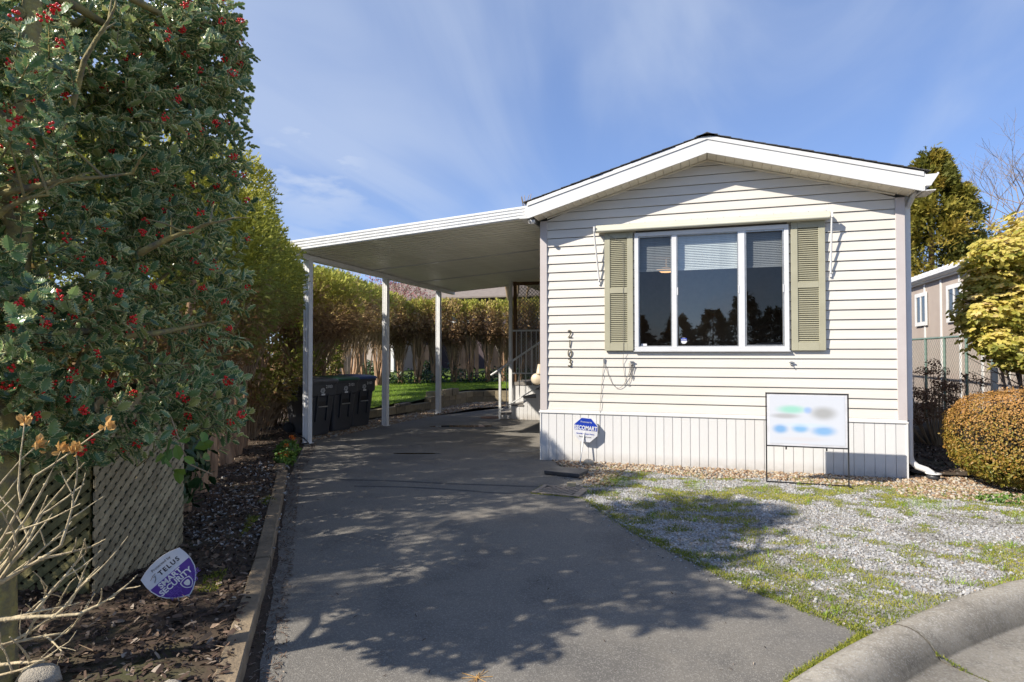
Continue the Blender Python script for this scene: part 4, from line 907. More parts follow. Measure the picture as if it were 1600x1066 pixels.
for i in range(7):
    a = random.uniform(0, 3.1); l_ = random.uniform(.03, .09); q.tube([(x - l_ * math.cos(a), y - l_ * math.sin(a), .003), (x, y, .006), (x + l_ * math.cos(a + .2), y + l_ * math.sin(a + .2), .003)], .0015, 4)
tag(q.build('dry_twig', M_dryflower), 'orange-brown dead cedar twig lying on the asphalt', 'twig')
# timber edging
TE = [(-1.62, 1.66), (-2.075, 2.36), (-2.88, 3.48), (-4.80, 6.13), (-5.14, 6.62), (-6.52, 8.72)]
pts = [Vector(p) for p in TE]
edge = empty('timber_edging', (-3.2, 4, 0), 'weathered timber edging along the left side of the driveway', 'edging')
def beam(a, c, w, h, z, name='timber', sub=8):
    a = Vector(a); c = Vector(c); t = (c - a); n = Vector((-t.y, t.x)).normalized(); mb = MB(); vs = []
    for i in range(sub + 1):
        p = a + t * i / sub
        for sx_, sz in ((-1, 0), (1, 0), (1, .9), (.86, 1), (-.86, 1), (-1, .9)):
            o = p + n * (w / 2 * sx_ + (vnoise(i * 1.7, sx_ + sz, 1, 4) - .5) * .012); vs.append((o.x, o.y, z + h * sz + ((vnoise(i * 1.3, sx_ * 3 + sz, 1, 8) - .5) * .010 if sz > 0 else 0)))
    fs = [(i * 6 + j, i * 6 + (j + 1) % 6, (i + 1) * 6 + (j + 1) % 6, (i + 1) * 6 + j) for i in range(sub) for j in range(6)] + [tuple(range(5, -1, -1)), tuple(range(sub * 6, sub * 6 + 6))]
    mb.add(vs, fs); return mb.build(name, M_timber, edge)
beam((-1.36, 1.26), (-2.90, 3.50), .105, .095, -.005, sub=14); beam((-2.915, 3.52), (-4.84, 6.18), .11, .10, -.005, sub=16); beam((-4.97, 6.24), (-6.60, 8.78), .12, .085, -.005, sub=14)
# ------------------------------------------------------------------ gravel, moss, mulch (real stones and blades)
iv1, if1 = ico(1)
def stones(name, P, z, smin, smax, mat, flat=.6, cube=True, tint=None, parent=None, kind='stuff'):
    n = len(P); sets = []
    for k in range(6):
        idx = np.arange(n)[k::6]
        if cube: tv = CUBE_V * .62 + rng.normal(0, .16, (8, 3)); tf = CUBE_F
        else: tv = iv1 * (.85 + rng.random((len(iv1), 1)) * .3); tf = if1
        m = len(idx); s = rng.uniform(smin, smax, m) * rng.uniform(.75, 1.3, m)
        sc = np.stack([s, s * rng.uniform(.6, 1, m), s * flat * rng.uniform(.7, 1.1, m)], 1)
        zd = np.tile([0, 0, 1.0], (m, 1)) + rng.normal(0, .35, (m, 3))
        rt_ = rotm(m, zd); zz = (z(P[idx, 0], P[idx, 1]) if callable(z) else z) + sc[:, 2] * .35
        pos = np.stack([P[idx, 0], P[idx, 1], zz], 1); tt = rng.random(m) if tint is None else tint[idx]
        sets.append(scatter(tv, tf, pos, rt_, sc, tt))
    V, F, T, _ = merge(sets); o = link(name, np_mesh(name, V, F, mat, T, smooth=not cube)); return tag(o, kind=kind)
def mossf(x, y): return vnoise(x, y, 1.3, 31, 3) * .45 + vnoise(x, y * 1.5, 5.5, 33, 2) * .55
GP = [p for p in GRAVEL]
P = randin(GP, 62000)
dist = (P[:, 0] * -.3 + P[:, 1] * .954)
strip_y = 7.72 + .25 * (vnoise(P[:, 0], P[:, 0] * 0, 1.5, 41) - .5) * 2
inriver = (P[:, 1] > strip_y) | ((P[:, 0] < -.95) & (P[:, 1] > 6.9)) | ((P[:, 0] > 2.0) & (P[:, 1] > 7.3))
ms_ = mossf(P[:, 0], P[:, 1])
edge_drive = np.clip(1 - (P[:, 0] + .25 * 0 - (1.35 - (P[:, 1] - 3.2) * .72)) / .55, 0, 1) * (P[:, 1] < 7)
mossy = ms_ + .12 * edge_drive
G1 = P[~inriver & (rng.random(len(P)) > np.clip((mossy - .475) * 10, 0, .93))]
tint = np.clip(rng.normal(.62, .2, len(G1)) - .25 * (vnoise(G1[:, 0], G1[:, 1], 1.7, 51) > .62), 0, 1)
stones('grey_gravel', G1, .003, .0065, .0135, M_gravel, .65, True, tint)
Rv = P[inriver][:9500]; stones('river_pebbles', Rv, .006, .010, .024, M_river, .6, False)
RW2 = [(-6.34, 8.9), (-6.27, 11), (-6.12, 13.4), (-5.9, 15.6), (-5.0, 16.5), (-4.55, 17.9), (-6.1, 17.75), (-6.75, 17.2), (-6.85, 14.6), (-7.1, 11.9), (-7.35, 9.9), (-6.9, 9.0)]
sheet('gravel_strip', RW2, .002, M_fines); stones('strip_pebbles', randin(RW2, 7000), .003, .012, .026, M_river, .6, True)
Q = randin([(2.4, 8.75), (4.6, 7.9), (6, 8.2), (5.6, 9.6), (3, 9.8)], 1500); stones('river_pebbles', Q, .02, .012, .026, M_river, .6, False)

BLADE_V = np.array([(-.08, 0, 0), (.08, 0, 0), (.05, .06, .55), (-.05, .06, .55), (0, .22, 1)]); BLADE_F = np.array([(0, 1, 2), (0, 2, 3), (3, 2, 4)])
def blades(name, P, z, hmin, hmax, mat, lean=.35, width=1.0, tint=None, kind='stuff', parent=None):
    n = len(P); zd = np.tile([0, 0, 1.0], (n, 1)) + rng.normal(0, lean, (n, 3)) * [1, 1, .1]
    h_ = rng.uniform(hmin, hmax, n); sc = np.stack([h_ * .0 + .035 * width, h_ * 1.0, h_], 1)
    pos = np.stack([P[:, 0], P[:, 1], z(P[:, 0], P[:, 1]) if callable(z) else np.full(n, z)], 1)
    V, F, T, _ = scatter(BLADE_V, BLADE_F, pos, rotm(n, zd), sc, rng.random(n) if tint is None else tint)
    o = link(name, np_mesh(name, V, F, mat, T), parent); return tag(o, kind=kind) if kind else o
Mp = P[(rng.random(len(P)) < np.clip((mossy - .49) * 10, 0, 1)) & (P[:, 1] < 8.0)]
Mp = np.repeat(Mp, 4, 0) + rng.normal(0, .018, (len(Mp) * 4, 2))
blades('moss_and_grass', Mp, .0, .010, .030, M_moss, .6, 1.0, np.clip(mossf(Mp[:, 0], Mp[:, 1]) * 2.6 - .9 + rng.normal(0, .18, len(Mp)), 0, 1))
# moss lines along the drive and the kerb
el = []
for a, c, w, k in (((.38, 3.07), (.84, 3.70), .035, 2400), ((-.0, 2.48), (.38, 3.07), .02, 900), ((.84, 3.70), (.31, 4.15), .05, 1600), ((.31, 4.15), (-.5, 5.16), .06, 2600), ((-.5, 5.16), (-1.13, 6.2), .07, 2600), ((-1.75, 6.28), (-1.2, 6.24), .02, 350), ((-1.74, 6.68), (-1.76, 6.3), .02, 200)):
    t_ = rng.random(k)[:, None]; el.append(np.array(a) * (1 - t_) + np.array(c) * t_ + rng.normal(0, w * .45, (k, 2)))
el = np.concatenate(el); blades('edge_moss', el, .0, .006, .022, M_moss, .7, .9, np.clip(rng.normal(.6, .25, len(el)), 0, 1))
k = 500; a = j0; p, q = cpath[a], cn[a]; t_ = rng.random(k); J = np.array([(p.x + q.x * w, p.y + q.y * w) for w in t_ * .8]) + rng.normal(0, .008, (k, 2))
blades('joint_moss', J, lambda x, y: .02 - .09 * np.clip(((x - p.x) * q.x + (y - p.y) * q.y) / .35, 0, 1.1), .01, .022, M_moss, .7, .9)
i2 = int(a + 8); gp = []
for i in range(0, 60):
    c = cpath[min(a - 12 + i, len(cpath) - 1)]; m_ = cn[min(a - 12 + i, len(cn) - 1)]; gp.append((c.x + m_.x * .82, c.y + m_.y * .82))
gp = np.repeat(np.array(gp), 26, 0) + rng.normal(0, .035, (60 * 26, 2)); blades('gutter_moss', gp, -.09, .01, .022, M_moss, .7, 1)
for u, d, s, lab in ((.0, 0, 0, ''),):
    pass
pp = np.array([cf(2.35, 3.55), cf(2.42, 3.60), cf(2.5, 3.58), cf(2.15, 3.35), cf(2.58, 3.66), cf(2.3, 3.5), cf(2.62, 3.6), cf(1.93, 3.02), cf(1.98, 3.1)]); pp = np.concatenate([pp + rng.normal(0, .02, pp.shape) for _ in range(3)])
stones('gutter_stones', pp, -.078, .009, .020, M_gravel, .7, True)
# lawn blades
LP = randin([(-14, 14), (-9, 13.6), (-8.1, 12.2), (-7.35, 11.2), (-7.05, 14.6), (-6.98, 17.4), (-6.4, 18.02), (-3.2, 18.15), (-3.2, 25), (-15, 22)], 90000)
blades('lawn_grass', LP, lawnz, .03, .075, M_grass, .5, 1.0, np.clip(vnoise(LP[:, 0], LP[:, 1], 1.2, 61) * .8 + rng.normal(.1, .2, len(LP)), 0, 1))
sp_l = []
for a, c in (((.30, 4.12), (-.52, 5.14)), ((-.52, 5.14), (-1.15, 6.2)), ((-1.2, 6.6), (-1.7, 7.6))):
    t_ = rng.random(70)[:, None]; sp_l.append(np.array(a) * (1 - t_) + np.array(c) * t_ - np.abs(rng.normal(0, .07, (70, 1))) * [1, .6])
stones('spilled_stones', np.concatenate(sp_l), .003, .005, .011, M_gravel, .6, True)
wl = randin(GRAVEL, 700); wl = wl[(mossf(wl[:, 0], wl[:, 1]) > .50) & (wl[:, 1] < 7.6)]; wl = np.repeat(wl, 9, 0) + rng.normal(0, .012, (len(wl) * 9, 2)); blades('short_weeds', wl, .0, .03, .075, M_grass, .5, .7)
# individual weeds and tufts
def tuft(loc, h, n, mat, name, label, cat, sp=.05, lean=.35, width=.25, group=None):
    P_ = rng.normal(0, sp, (n, 2)) + np.array(loc[:2]); o = blades(name, P_, loc[2] if len(loc) > 2 else 0, h * .5, h, mat, lean, width, kind=None); 
    return tag(o, label, cat, group)
for (x, y, h, n, sp, lab) in ((-.96, 7.02, .15, 260, .09, 'broad tuft of green grass between the pebbles near the left end of the skirting'), (-.06, 7.05, .24, 60, .045, 'tall thin bulb leaves in the gravel left of the yard sign'), (.80, 6.30, .12, 70, .05, 'small grass tuft in the gravel below the left leg of the yard sign'),
                       (2.05, 6.85, .16, 200, .09, 'yellow-green grass clump in front of the drain pot'), (-.02, 4.62, .20, 26, .03, 'thin upright grass blades near the driveway edge at the gravel corner'), (-.62, 5.95, .12, 30, .03, 'short onion-like grass near the left edge of the gravel'), (2.75, 6.55, .14, 120, .07, 'green weed clump at the foot of the bronze bush'), (-.63, 5.6 + .9, .13, 60, .05, 'dark green grass tuft beside the mossy edge of the driveway')):
    tuft((x, y, 0), h, n, M_grass if h > .13 else M_moss, 'grass_tuft', lab, 'grass tuft', sp)

# mulch and leaf litter on the left bed
BP = [(-1.55, 1.40), (-2.10, 2.36), (-2.94, 3.5), (-4.86, 6.2), (-5.8, 7.55), (-6.6, 8.8), (-7.6, 9.6), (-9, 7), (-7, 1.5), (-4.5, -2), (-2.5, -1.0), (-1.75, .4)]
P3 = randin(BP, 62000); near = rng.random(len(P3)) < np.clip(1.35 - np.hypot(P3[:, 0], P3[:, 1]) / 9, .15, 1); P3 = P3[near]
LEAF0_V = np.array([(0, 0, 0), (.28, .35, .16), (.22, .75, .13), (0, 1.0, .05), (-.22, .75, .03), (-.28, .35, .16), (0, .5, -.02)]); LEAF0_F = np.array([(0, 1, 6), (1, 2, 6), (2, 3, 6), (3, 4, 6), (4, 5, 6), (5, 0, 6)])
CH_V = np.array([(-1, -.42, 0), (0, -.5, .12), (1, -.3, 0), (1, .35, .05), (0, .5, .16), (-1, .38, 0)]); CH_F = np.array([(0, 1, 4), (0, 4, 5), (1, 2, 3), (1, 3, 4)])
n = len(P3); zd = np.tile([0, 0, 1.0], (n, 1)) + rng.normal(0, .45, (n, 3)); s = rng.uniform(.008, .026, n) * rng.uniform(.6, 1.3, n)
pos = np.stack([P3[:, 0], P3[:, 1], bedz(P3[:, 0], P3[:, 1]) + rng.uniform(.0, .018, n)], 1)
V, F, T, _ = scatter(CH_V, CH_F, pos, rotm(n, zd), np.stack([s, s * rng.uniform(.35, 1, n), s], 1), rng.random(n) ** 1.5)
tag(link('mulch', np_mesh('mulch', V, F, M_mulch, T)), kind='stuff')
PD_ = randin(BP, 4400); n = len(PD_); s = rng.uniform(.022, .055, n); zd = np.tile([0, 0, 1.0], (n, 1)) + rng.normal(0, .5, (n, 3))
V, F, T, _ = scatter(LEAF0_V, LEAF0_F, np.stack([PD_[:, 0], PD_[:, 1], bedz(PD_[:, 0], PD_[:, 1]) + rng.uniform(.008, .025, n)], 1), rotm(n, zd), s, rng.random(n) ** 1.4)
tag(link('leaf_litter', np_mesh('leaf_litter', V, F, M_deadleaf, T)), kind='stuff')
q = MB()
for i in range(420):
    j = rng.integers(n); a = random.random() * 6.28; l_ = random.uniform(.03, .12); bx0, by0 = PD_[j]; zz_ = bedz(bx0, by0) + .02; q.tube([(bx0, by0, zz_), (bx0 + math.cos(a) * l_, by0 + math.sin(a) * l_, zz_ + random.uniform(-.01, .03))], [.0028, .0012], 4, caps=False)
tag(q.build('fallen_twigs', M_drytwig), kind='stuff')
P4 = randin([(-2.95, 3.7), (-4.6, 6.0), (-5.5, 7.2), (-5.6, 6.2), (-3.9, 3.6)], 900); P4 = P4[vnoise(P4[:, 0], P4[:, 1], 1.4, 71) > .46]; stones('bed_pebbles', P4, bedz, .008, .018, M_gravel, .6, True)
P5 = randin([(-2.6, 2.7), (-3.3, 3.7), (-4.5, 5.4), (-3.9, 4.9), (-3.2, 3.4), (-2.9, 2.6)], 5200); P5 = P5[vnoise(P5[:, 0], P5[:, 1], 2.2, 77) > .56]; blades('bed_moss', P5, bedz, .012, .035, M_moss, .7, .9)
P6 = randin([(-1.5, 1.5), (-4.72, 6.1), (-6.3, 8.7), (-6.15, 8.75), (-4.5, 6.05), (-1.25, 1.55)], 5200)
dd = np.abs((P6[:, 0] + 1.5) * .8 + (P6[:, 1] - 1.5) * .57 - 0); P6 = P6[rng.random(len(P6)) < .75]
n = len(P6); s = rng.uniform(.004, .013, n); pos = np.stack([P6[:, 0], P6[:, 1], np.full(n, .006)], 1)
V, F, T, _ = scatter(CH_V, CH_F, pos, rotm(n, np.tile([0, 0, 1.0], (n, 1)) + rng.normal(0, .3, (n, 3))), np.stack([s * 1.4, s * .5, s], 1), np.clip(rng.random(n) * .8 + .2, 0, 1))
tag(link('edge_litter', np_mesh('edge_litter', V, F, M_mulch, T)), kind='stuff')
P7 = randin([(-1.5, 2), (.6, 3.4), (-1, 6.8), (-4.6, 6.8), (-5.8, 8.6), (-4.4, 5.7)], 260); n = len(P7); s = rng.uniform(.003, .009, n)
V, F, T, _ = scatter(CH_V, CH_F, np.stack([P7[:, 0], P7[:, 1], np.full(n, .005)], 1), rotm(n, np.tile([0, 0, 1.0], (n, 1)) + rng.normal(0, .3, (n, 3))), np.stack([s * 1.4, s * .7, s], 1), rng.random(n))
tag(link('drive_litter', np_mesh('drive_litter', V, F, M_mulch, T)), kind='stuff')
P8 = randin([(2.45, 8.7), (5, 9), (5.4, 15), (2.45, 15)], 7000); n = len(P8); s = rng.uniform(.015, .04, n)
V, F, T, _ = scatter(CH_V, CH_F, np.stack([P8[:, 0], P8[:, 1], .02 + .05 * vnoise(P8[:, 0], P8[:, 1], 1.2, 15) + .01], 1), rotm(n, np.tile([0, 0, 1.0], (n, 1)) + rng.normal(0, .4, (n, 3))), np.stack([s, s * .6, s], 1), rng.random(n) ** 1.3)
tag(link('side_mulch', np_mesh('side_mulch', V, F, M_mulch, T)), kind='stuff')

LEAF_V = np.array([(0, 0, 0), (.28, .35, .06), (.22, .75, .03), (0, 1.0, -.05), (-.22, .75, .03), (-.28, .35, .06), (0, .5, -.02)]); LEAF_F = np.array([(0, 1, 6), (1, 2, 6), (2, 3, 6), (3, 4, 6), (4, 5, 6), (5, 0, 6)])
def leafball(c, r, n, mat, size, name, parent=None, shell=.6, tint=None, up=.3):
    d_ = rng.normal(size=(n, 3)); d_ /= np.linalg.norm(d_, axis=1, keepdims=True); rr_ = rng.uniform(shell, 1, n) ** .5
    pos = np.array(c) + d_ * np.array(r) * rr_[:, None]; pos[:, 2] = np.maximum(pos[:, 2], .01)
    V, F, T, _ = scatter(LEAF_V, LEAF_F, pos, rotm(n, d_ + rng.normal(0, .5, (n, 3)) + [0, 0, up]), rng.uniform(.7, 1.3, n) * size, rng.random(n) if tint is None else tint(pos, d_))
    return np_mesh(name, V, F, mat, T, org=ORG.get(parent.name, (0, 0, 0)) if parent else (0, 0, 0))
# weeds in the bed
for i, (u, d, s, lab) in enumerate(((-1.60, 2.36, .05, 'small fresh green weed among dead leaves in the front of the bed'), (-1.84, 2.50, .035, 'tiny green seedling left of the fresh weed in the front bed'), (-1.04, 2.62, .035, 'bright green weed between timber edging and asphalt'))):
    x, y = cf(u, d); o = link('weed', leafball((x, y, (bedz(x, y) if i < 2 else 0) + .012), (s, s, s * .5), 60 if i < 2 else 150, M_fresh, .022 if i < 2 else .012, 'weed')); tag(o, lab, 'weed')
pr_ = empty('primrose', (-5.22, 6.72, .05), 'orange and red flowering primrose plant at the end of the timber edging', 'flower plant')
tag(link('foliage', leafball((-5.22, 6.72, .12), (.13, .13, .10), 330, M_fresh, .05, 'foliage', pr_), pr_))
tag(link('foliage', leafball((-5.48, 7.10, .17), (.15, .18, .13), 420, M_fresh, .05, 'foliage', pr_), pr_))
for c in ((-5.17, 6.66, .17), (-5.20, 6.70, .20), (-5.25, 6.66, .18), (-5.36, 6.92, .26), (-5.5, 7.2, .33), (-5.43, 7.15, .32)):
    o = link('flower', leafball(c, (.028, .028, .02), 30, M_orange, .026, 'flower', pr_, up=1), pr_)

# ------------------------------------------------------------------ lattice panels
def lattice(name, base, ang_, wdt, hgt, mat, label):
    e = empty(name, (base[0], base[1], base[2]), label, 'lattice', 'lattice panels beside the hedge', ang_)
    sl_ = .060; hw = .0192; L_ = math.hypot(1, .78)
    for sg, y in ((.78, 0), (-.78, .0085)):
        nx_, nz_ = -sg / L_, 1 / L_; o_ = (-wdt * .78 if sg > 0 else 0) + sl_ * L_ * .3
        while o_ < (hgt if sg > 0 else hgt + wdt * .78):
            poly = [(0, 0), (wdt, 0), (wdt, hgt), (0, hgt)]
            for sgn in (1, -1):          # keep the part of the panel inside the slat's band
                out = []
                f_ = lambda q_: hw - sgn * (q_[0] * nx_ + (q_[1] - o_) * nz_)
                for A_, B_ in zip(poly, poly[1:] + poly[:1]):
                    fa, fb = f_(A_), f_(B_)
                    if fa >= 0: out.append(A_)
                    if (fa >= 0) != (fb >= 0): t_ = fa / (fa - fb); out.append((A_[0] + (B_[0] - A_[0]) * t_, A_[1] + (B_[1] - A_[1]) * t_))
                poly = out
                if len(poly) < 3: break
            o_ += sl_ * L_
            if len(poly) < 3 or max(math.hypot(poly[i][0] - poly[0][0], poly[i][1] - poly[0][1]) for i in range(len(poly))) < .04: continue
            j_ = random.uniform(-.001, .001); MB().prism(poly[::-1], 'y', y - .004 + j_, y + .0035 + j_).build('slat', mat, e)
    return e
Ax, Ay = -3.43, 2.70; Bx, By = -3.72, 3.62
lattice('lattice_panel', (Ax, Ay, .02), math.atan2(By - Ay, Bx - Ax), math.hypot(Bx - Ax, By - Ay), 1.22, M_lattice, 'weathered tan wooden lattice panel beside the shield-shaped sign')
lattice('lattice_panel', (-4.50, 2.55, .02), math.atan2(2.72 - 2.55, -3.50 + 4.50), 1.02, 1.12, M_lattice2, 'darker lattice panel behind the bare shrub at the left')

tag(link('shade_plant', leafball((-4.55, 3.75, .62), (.75, .65, .62), 1500, M_ivy, .10, 'sp', up=.2)), 'dark leafy undergrowth added behind the two lattice panels to shade them', 'undergrowth')  # added shrub that blocks light so the lattice holes read dark
tag(link('shade_plant', leafball((-4.15, 3.05, .58), (.42, .30, .56), 1500, M_ivy, .09, 'sp', up=.2)), 'dense dark ivy clump added right behind the tan lattice panel for shade', 'ivy')  # second added clump, hides the sunlit ground behind the holes
# ------------------------------------------------------------------ holly
HL = []   # spiny leaf outline
for i in range(13):
    t = i / 12; w = .30 * math.sin(math.pi * min(1, t * 1.02)) ** .8 + .015; spike = (i % 2 == 1)
    HL.append((w * (1.32 if spike else .80), t - (.00 if not spike else -.03), .10 if spike else 0.0))
def holly_tpl():
    V = [(0, t / 12, .05 * math.sin(math.pi * t / 12) * 0 - .03) for t in (0, 4, 8, 12)]
    V = []; F = []; M_ = []
    for i in range(13): V.append((0, i / 12, -.03 * math.sin(math.pi * i / 12)))               # midrib 0..12
    for s in (-1, 1):
        b0 = len(V)
        for (w, y, z) in HL: V.append((s * w * .80, y, z * .5 + .03)) ; 
        c0 = len(V)
        for (w, y, z) in HL: V.append((s * w, y, z + .03))
        for i in range(0, 12, 2):
            q = [(i, b0 + i, b0 + i + 1), (i, b0 + i + 1, i + 2), (b0 + i + 1, b0 + i + 2, i + 2), (b0 + i, c0 + i, c0 + i + 1), (b0 + i, c0 + i + 1, b0 + i + 1), (b0 + i + 1, c0 + i + 1, c0 + i + 2), (b0 + i + 1, c0 + i + 2, b0 + i + 2)]
            F += q; M_ += [0, 0, 0, 1, 1, 1, 1]
    return np.array(V), np.array(F), np.array(M_)
HV, HF, HM = holly_tpl()
def holly_lo():
    V = [(0, 0, 0), (0, .5, -.03), (0, 1, 0)]; F = []; M_ = []
    for s in (-1, 1):
        b0 = len(V); pts = [(.0, .04), (.20, .22), (.14, .38), (.26, .52), (.15, .68), (.17, .86), (0, 1)]
        V += [(s * x * .78, y, .03) for x, y in pts]; c0 = len(V); V += [(s * x * 1.18, y, .08) for x, y in pts]
        for i in range(6):
            F.append((1, b0 + i, b0 + i + 1)); M_.append(0); F += [(b0 + i, c0 + i, c0 + i + 1), (b0 + i, c0 + i + 1, b0 + i + 1)]; M_ += [1, 1]
    return np.array(V), np.array(F), np.array(M_)
LV, LF, LM = holly_lo()
hx, hy = cf(-2.20, 2.62)
holly = empty('holly_tree', (hx, hy, 0), 'tall holly tree with red berries and spiny leaves at the left', 'tree')
q = MB(); q.tube([(hx, hy, -.05), (hx - .01, hy + .01, .6), (hx + .01, hy + .02, 1.4), (hx + .02, hy + .06, 2.4), (hx, hy + .1, 3.1), (hx + .05, hy + .1, 3.6)], [.075, .062, .056, .048, .035, .015], 12, jit=.15)
q.build('trunk', M_barkm, holly)
# crown lobes in (u, d, z) metres: right / ahead / up
LOBES = [(-2.06, 3.84, 2.83, 0.53, 0.7, 0.95, 1.35), (-2.22, 3.85, 3.3, 0.7, 0.72, 0.5, 1.49), (-2.18, 3.87, 1.82, 0.48, 0.64, 0.74, 1.22), (-2.25, 2.85, 1.75, 0.55, 0.6, 0.62, 1.1), (-2.79, 3.68, 3.02, 0.83, 0.76, 1.02, 1.76), (-2.85, 3.0, 3.2, 0.75, 0.75, 0.5, 1.2), (-2.0, 3.75, 3.4, 0.4, 0.4, 0.4, 0.5), (-2.7, 2.5, 2.2, 0.6, 0.5, 0.8, 0.8), (-2.05, 2.3, 1.55, 0.35, 0.35, 0.35, 0.5), (-3.0, 2.6, 2.8, 0.62, 0.65, 0.9, 1.0), (-1.59, 3.42, 1.25, 0.29, 0.34, 0.25, 0.34), (-1.95, 2.2, 2.5, 0.35, 0.3, 0.4, 0.35), (-2.4, 3.7, 2.6, 0.5, 0.4, 0.45, 0.4), (-2.0, 2.85, 1.12, 0.55, 0.5, 0.18, 0.3)]
tw = []; wt = np.array([l[6] for l in LOBES]); wt /= wt.sum()
NT = 2500
li = rng.choice(len(LOBES), NT, p=wt); d_ = rng.normal(size=(NT, 3)); d_ /= np.linalg.norm(d_, axis=1, keepdims=True)
rr_ = rng.uniform(.35, 1.0, NT) ** .6; Lb = np.array(LOBES)[li]
c, s_ = math.cos(YAW), math.sin(YAW)
uv = Lb[:, :3] + d_ * Lb[:, 3:6] * rr_[:, None] * (1 + .12 * rng.normal(size=(NT, 1)))
tipx = uv[:, 0] * c - uv[:, 1] * s_; tipy = uv[:, 1] * c + uv[:, 0] * s_; TIP = np.stack([tipx, tipy, uv[:, 2]], 1)
cen = np.array([hx, hy, 0]); out = TIP - (cen + [0, 0, 1] * (TIP[:, 2:3] * .85 + .2)); out /= np.linalg.norm(out, axis=1, keepdims=True)
tdir = out + rng.normal(0, .35, (NT, 3)) + [0, 0, .15]; tdir /= np.linalg.norm(tdir, axis=1, keepdims=True)
keep = (TIP[:, 2] > .95) & (np.hypot(TIP[:, 0], TIP[:, 1]) > 1.75) & (uv[:, 0] / uv[:, 1] < -.432); TIP = TIP[keep]; tdir = tdir[keep]; NT = len(TIP)
# limbs and twigs
q = MB()
for k in range(26):
    i = rng.integers(NT); t = TIP[i]; z0 = max(.9, min(3.6, t[2] - rng.uniform(.1, .9))); a = Vector((hx, hy + .04, z0)); b_ = Vector(t); m_ = a.lerp(b_, .5) + Vector((random.uniform(-.1, .1), random.uniform(-.1, .1), random.uniform(-.12, .02)))
    q.tube([a, a.lerp(m_, .5) + Vector((0, 0, .02)), m_, m_.lerp(b_, .5), b_], [.026, .022, .017, .011, .005], 7, jit=.1)
for (a, m_, b_) in (((-2.1, 2.35, 2.10), (-1.85, 2.28, 2.13), (-1.5, 2.4, 2.22)), ((-2.2, 2.45, 1.9), (-1.95, 2.3, 2.10), (-1.75, 2.3, 2.11)), ((-2.0, 2.6, 2.3), (-1.78, 2.5, 2.75), (-1.64, 2.5, 2.95)), ((-1.7, 2.75, 1.95), (-1.5, 2.65, 2.02), (-1.33, 2.75, 2.10))):
    pt = [Vector((*cf(p_[0], p_[1]), p_[2])) for p_ in (a, m_, b_)]; sm_ = [pt[0].lerp(pt[1], t).lerp(pt[1].lerp(pt[2], t), t) + Vector((random.uniform(-.012, .012),) * 3) for t in [i / 7 for i in range(8)]]
    q.tube(sm_, [.017 - .0018 * i for i in range(8)], 8, jit=.2)
    for j in (3, 4, 5, 6, 7):
        c_ = sm_[j] + Vector((random.uniform(-.16, .16), random.uniform(-.16, .16), random.uniform(-.02, .2))); q.tube([sm_[j], sm_[j].lerp(c_, .5) + Vector((0, 0, .01)), c_], [.006, .004, .002], 5)
q.build('limb', M_barkm, holly)
TW = MB()
tl_ = rng.uniform(.12, .24, NT)
for i in range(NT):
    a = Vector(TIP[i]) - Vector(tdir[i]) * tl_[i]; TW.tube([a, Vector(TIP[i])], [.0035, .002], 3, caps=False)
TW.build('twig', M_barkm, holly)['kind'] = 'stuff'
per = 11; pos = np.repeat(TIP, per, 0) - np.repeat(tdir, per, 0) * (np.tile(np.linspace(0, 1, per), NT) * np.repeat(tl_, per))[:, None]
nL = len(pos); side = np.cross(np.repeat(tdir, per, 0), rng.normal(size=(nL, 3))); side /= np.linalg.norm(side, axis=1, keepdims=True)
ydir = side * .9 + np.repeat(tdir, per, 0) * .55 + rng.normal(0, .12, (nL, 3)); ydir /= np.linalg.norm(ydir, axis=1, keepdims=True)
zdir = np.repeat(tdir, per, 0) + rng.normal(0, .35, (nL, 3)) + [0, 0, .35]; zdir -= (zdir * ydir).sum(1, keepdims=True) * ydir; zdir /= np.linalg.norm(zdir, axis=1, keepdims=True)
rot = np.stack([np.cross(ydir, zdir), ydir, zdir], 2); sz = rng.uniform(.042, .075, nL); tnt = np.clip(rng.normal(.45, .28, nL), 0, 1)
camd = np.linalg.norm(pos - [0, 0, 1.5], axis=1) / sz * 0.062 + (pos[:, 0] < -4.6) * 9 + (pos[:, 2] > 3.4) * 9; order = np.argsort(camd); nearL = order[:300]; mid = order[300:5000]; rest = order[5000:]
def orient(o, p, r_, s__):
    M4 = Matrix([[*(r_[i] * s__), p[i]] for i in range(3)] + [[0, 0, 0, 1]]); o.matrix_basis = M4
lm_ = []
for k in range(5): v = HV + rng.normal(0, .012, HV.shape); lm_.append(np_mesh('leaf', v, HF, [M_holly, M_hollym], np.full(len(v), k / 4 * .9), HM))
for i in nearL:
    o = bpy.data.objects.new('leaf', lm_[int(tnt[i] * 4.99)]); COL.objects.link(o); o.parent = holly; orient(o, pos[i] - np.array([hx, hy, 0]), rot[i], sz[i])
sets = [scatter(HV, HF, pos[mid], rot[mid], sz[mid], tnt[mid], HM), scatter(LV, LF, pos[rest], rot[rest], sz[rest], tnt[rest], LM)]
V, F, T, MI = merge(sets); o = link('foliage', np_mesh('foliage', V, F, [M_holly, M_hollym], T, MI, org=(hx, hy, 0)), holly); o['kind'] = 'stuff'
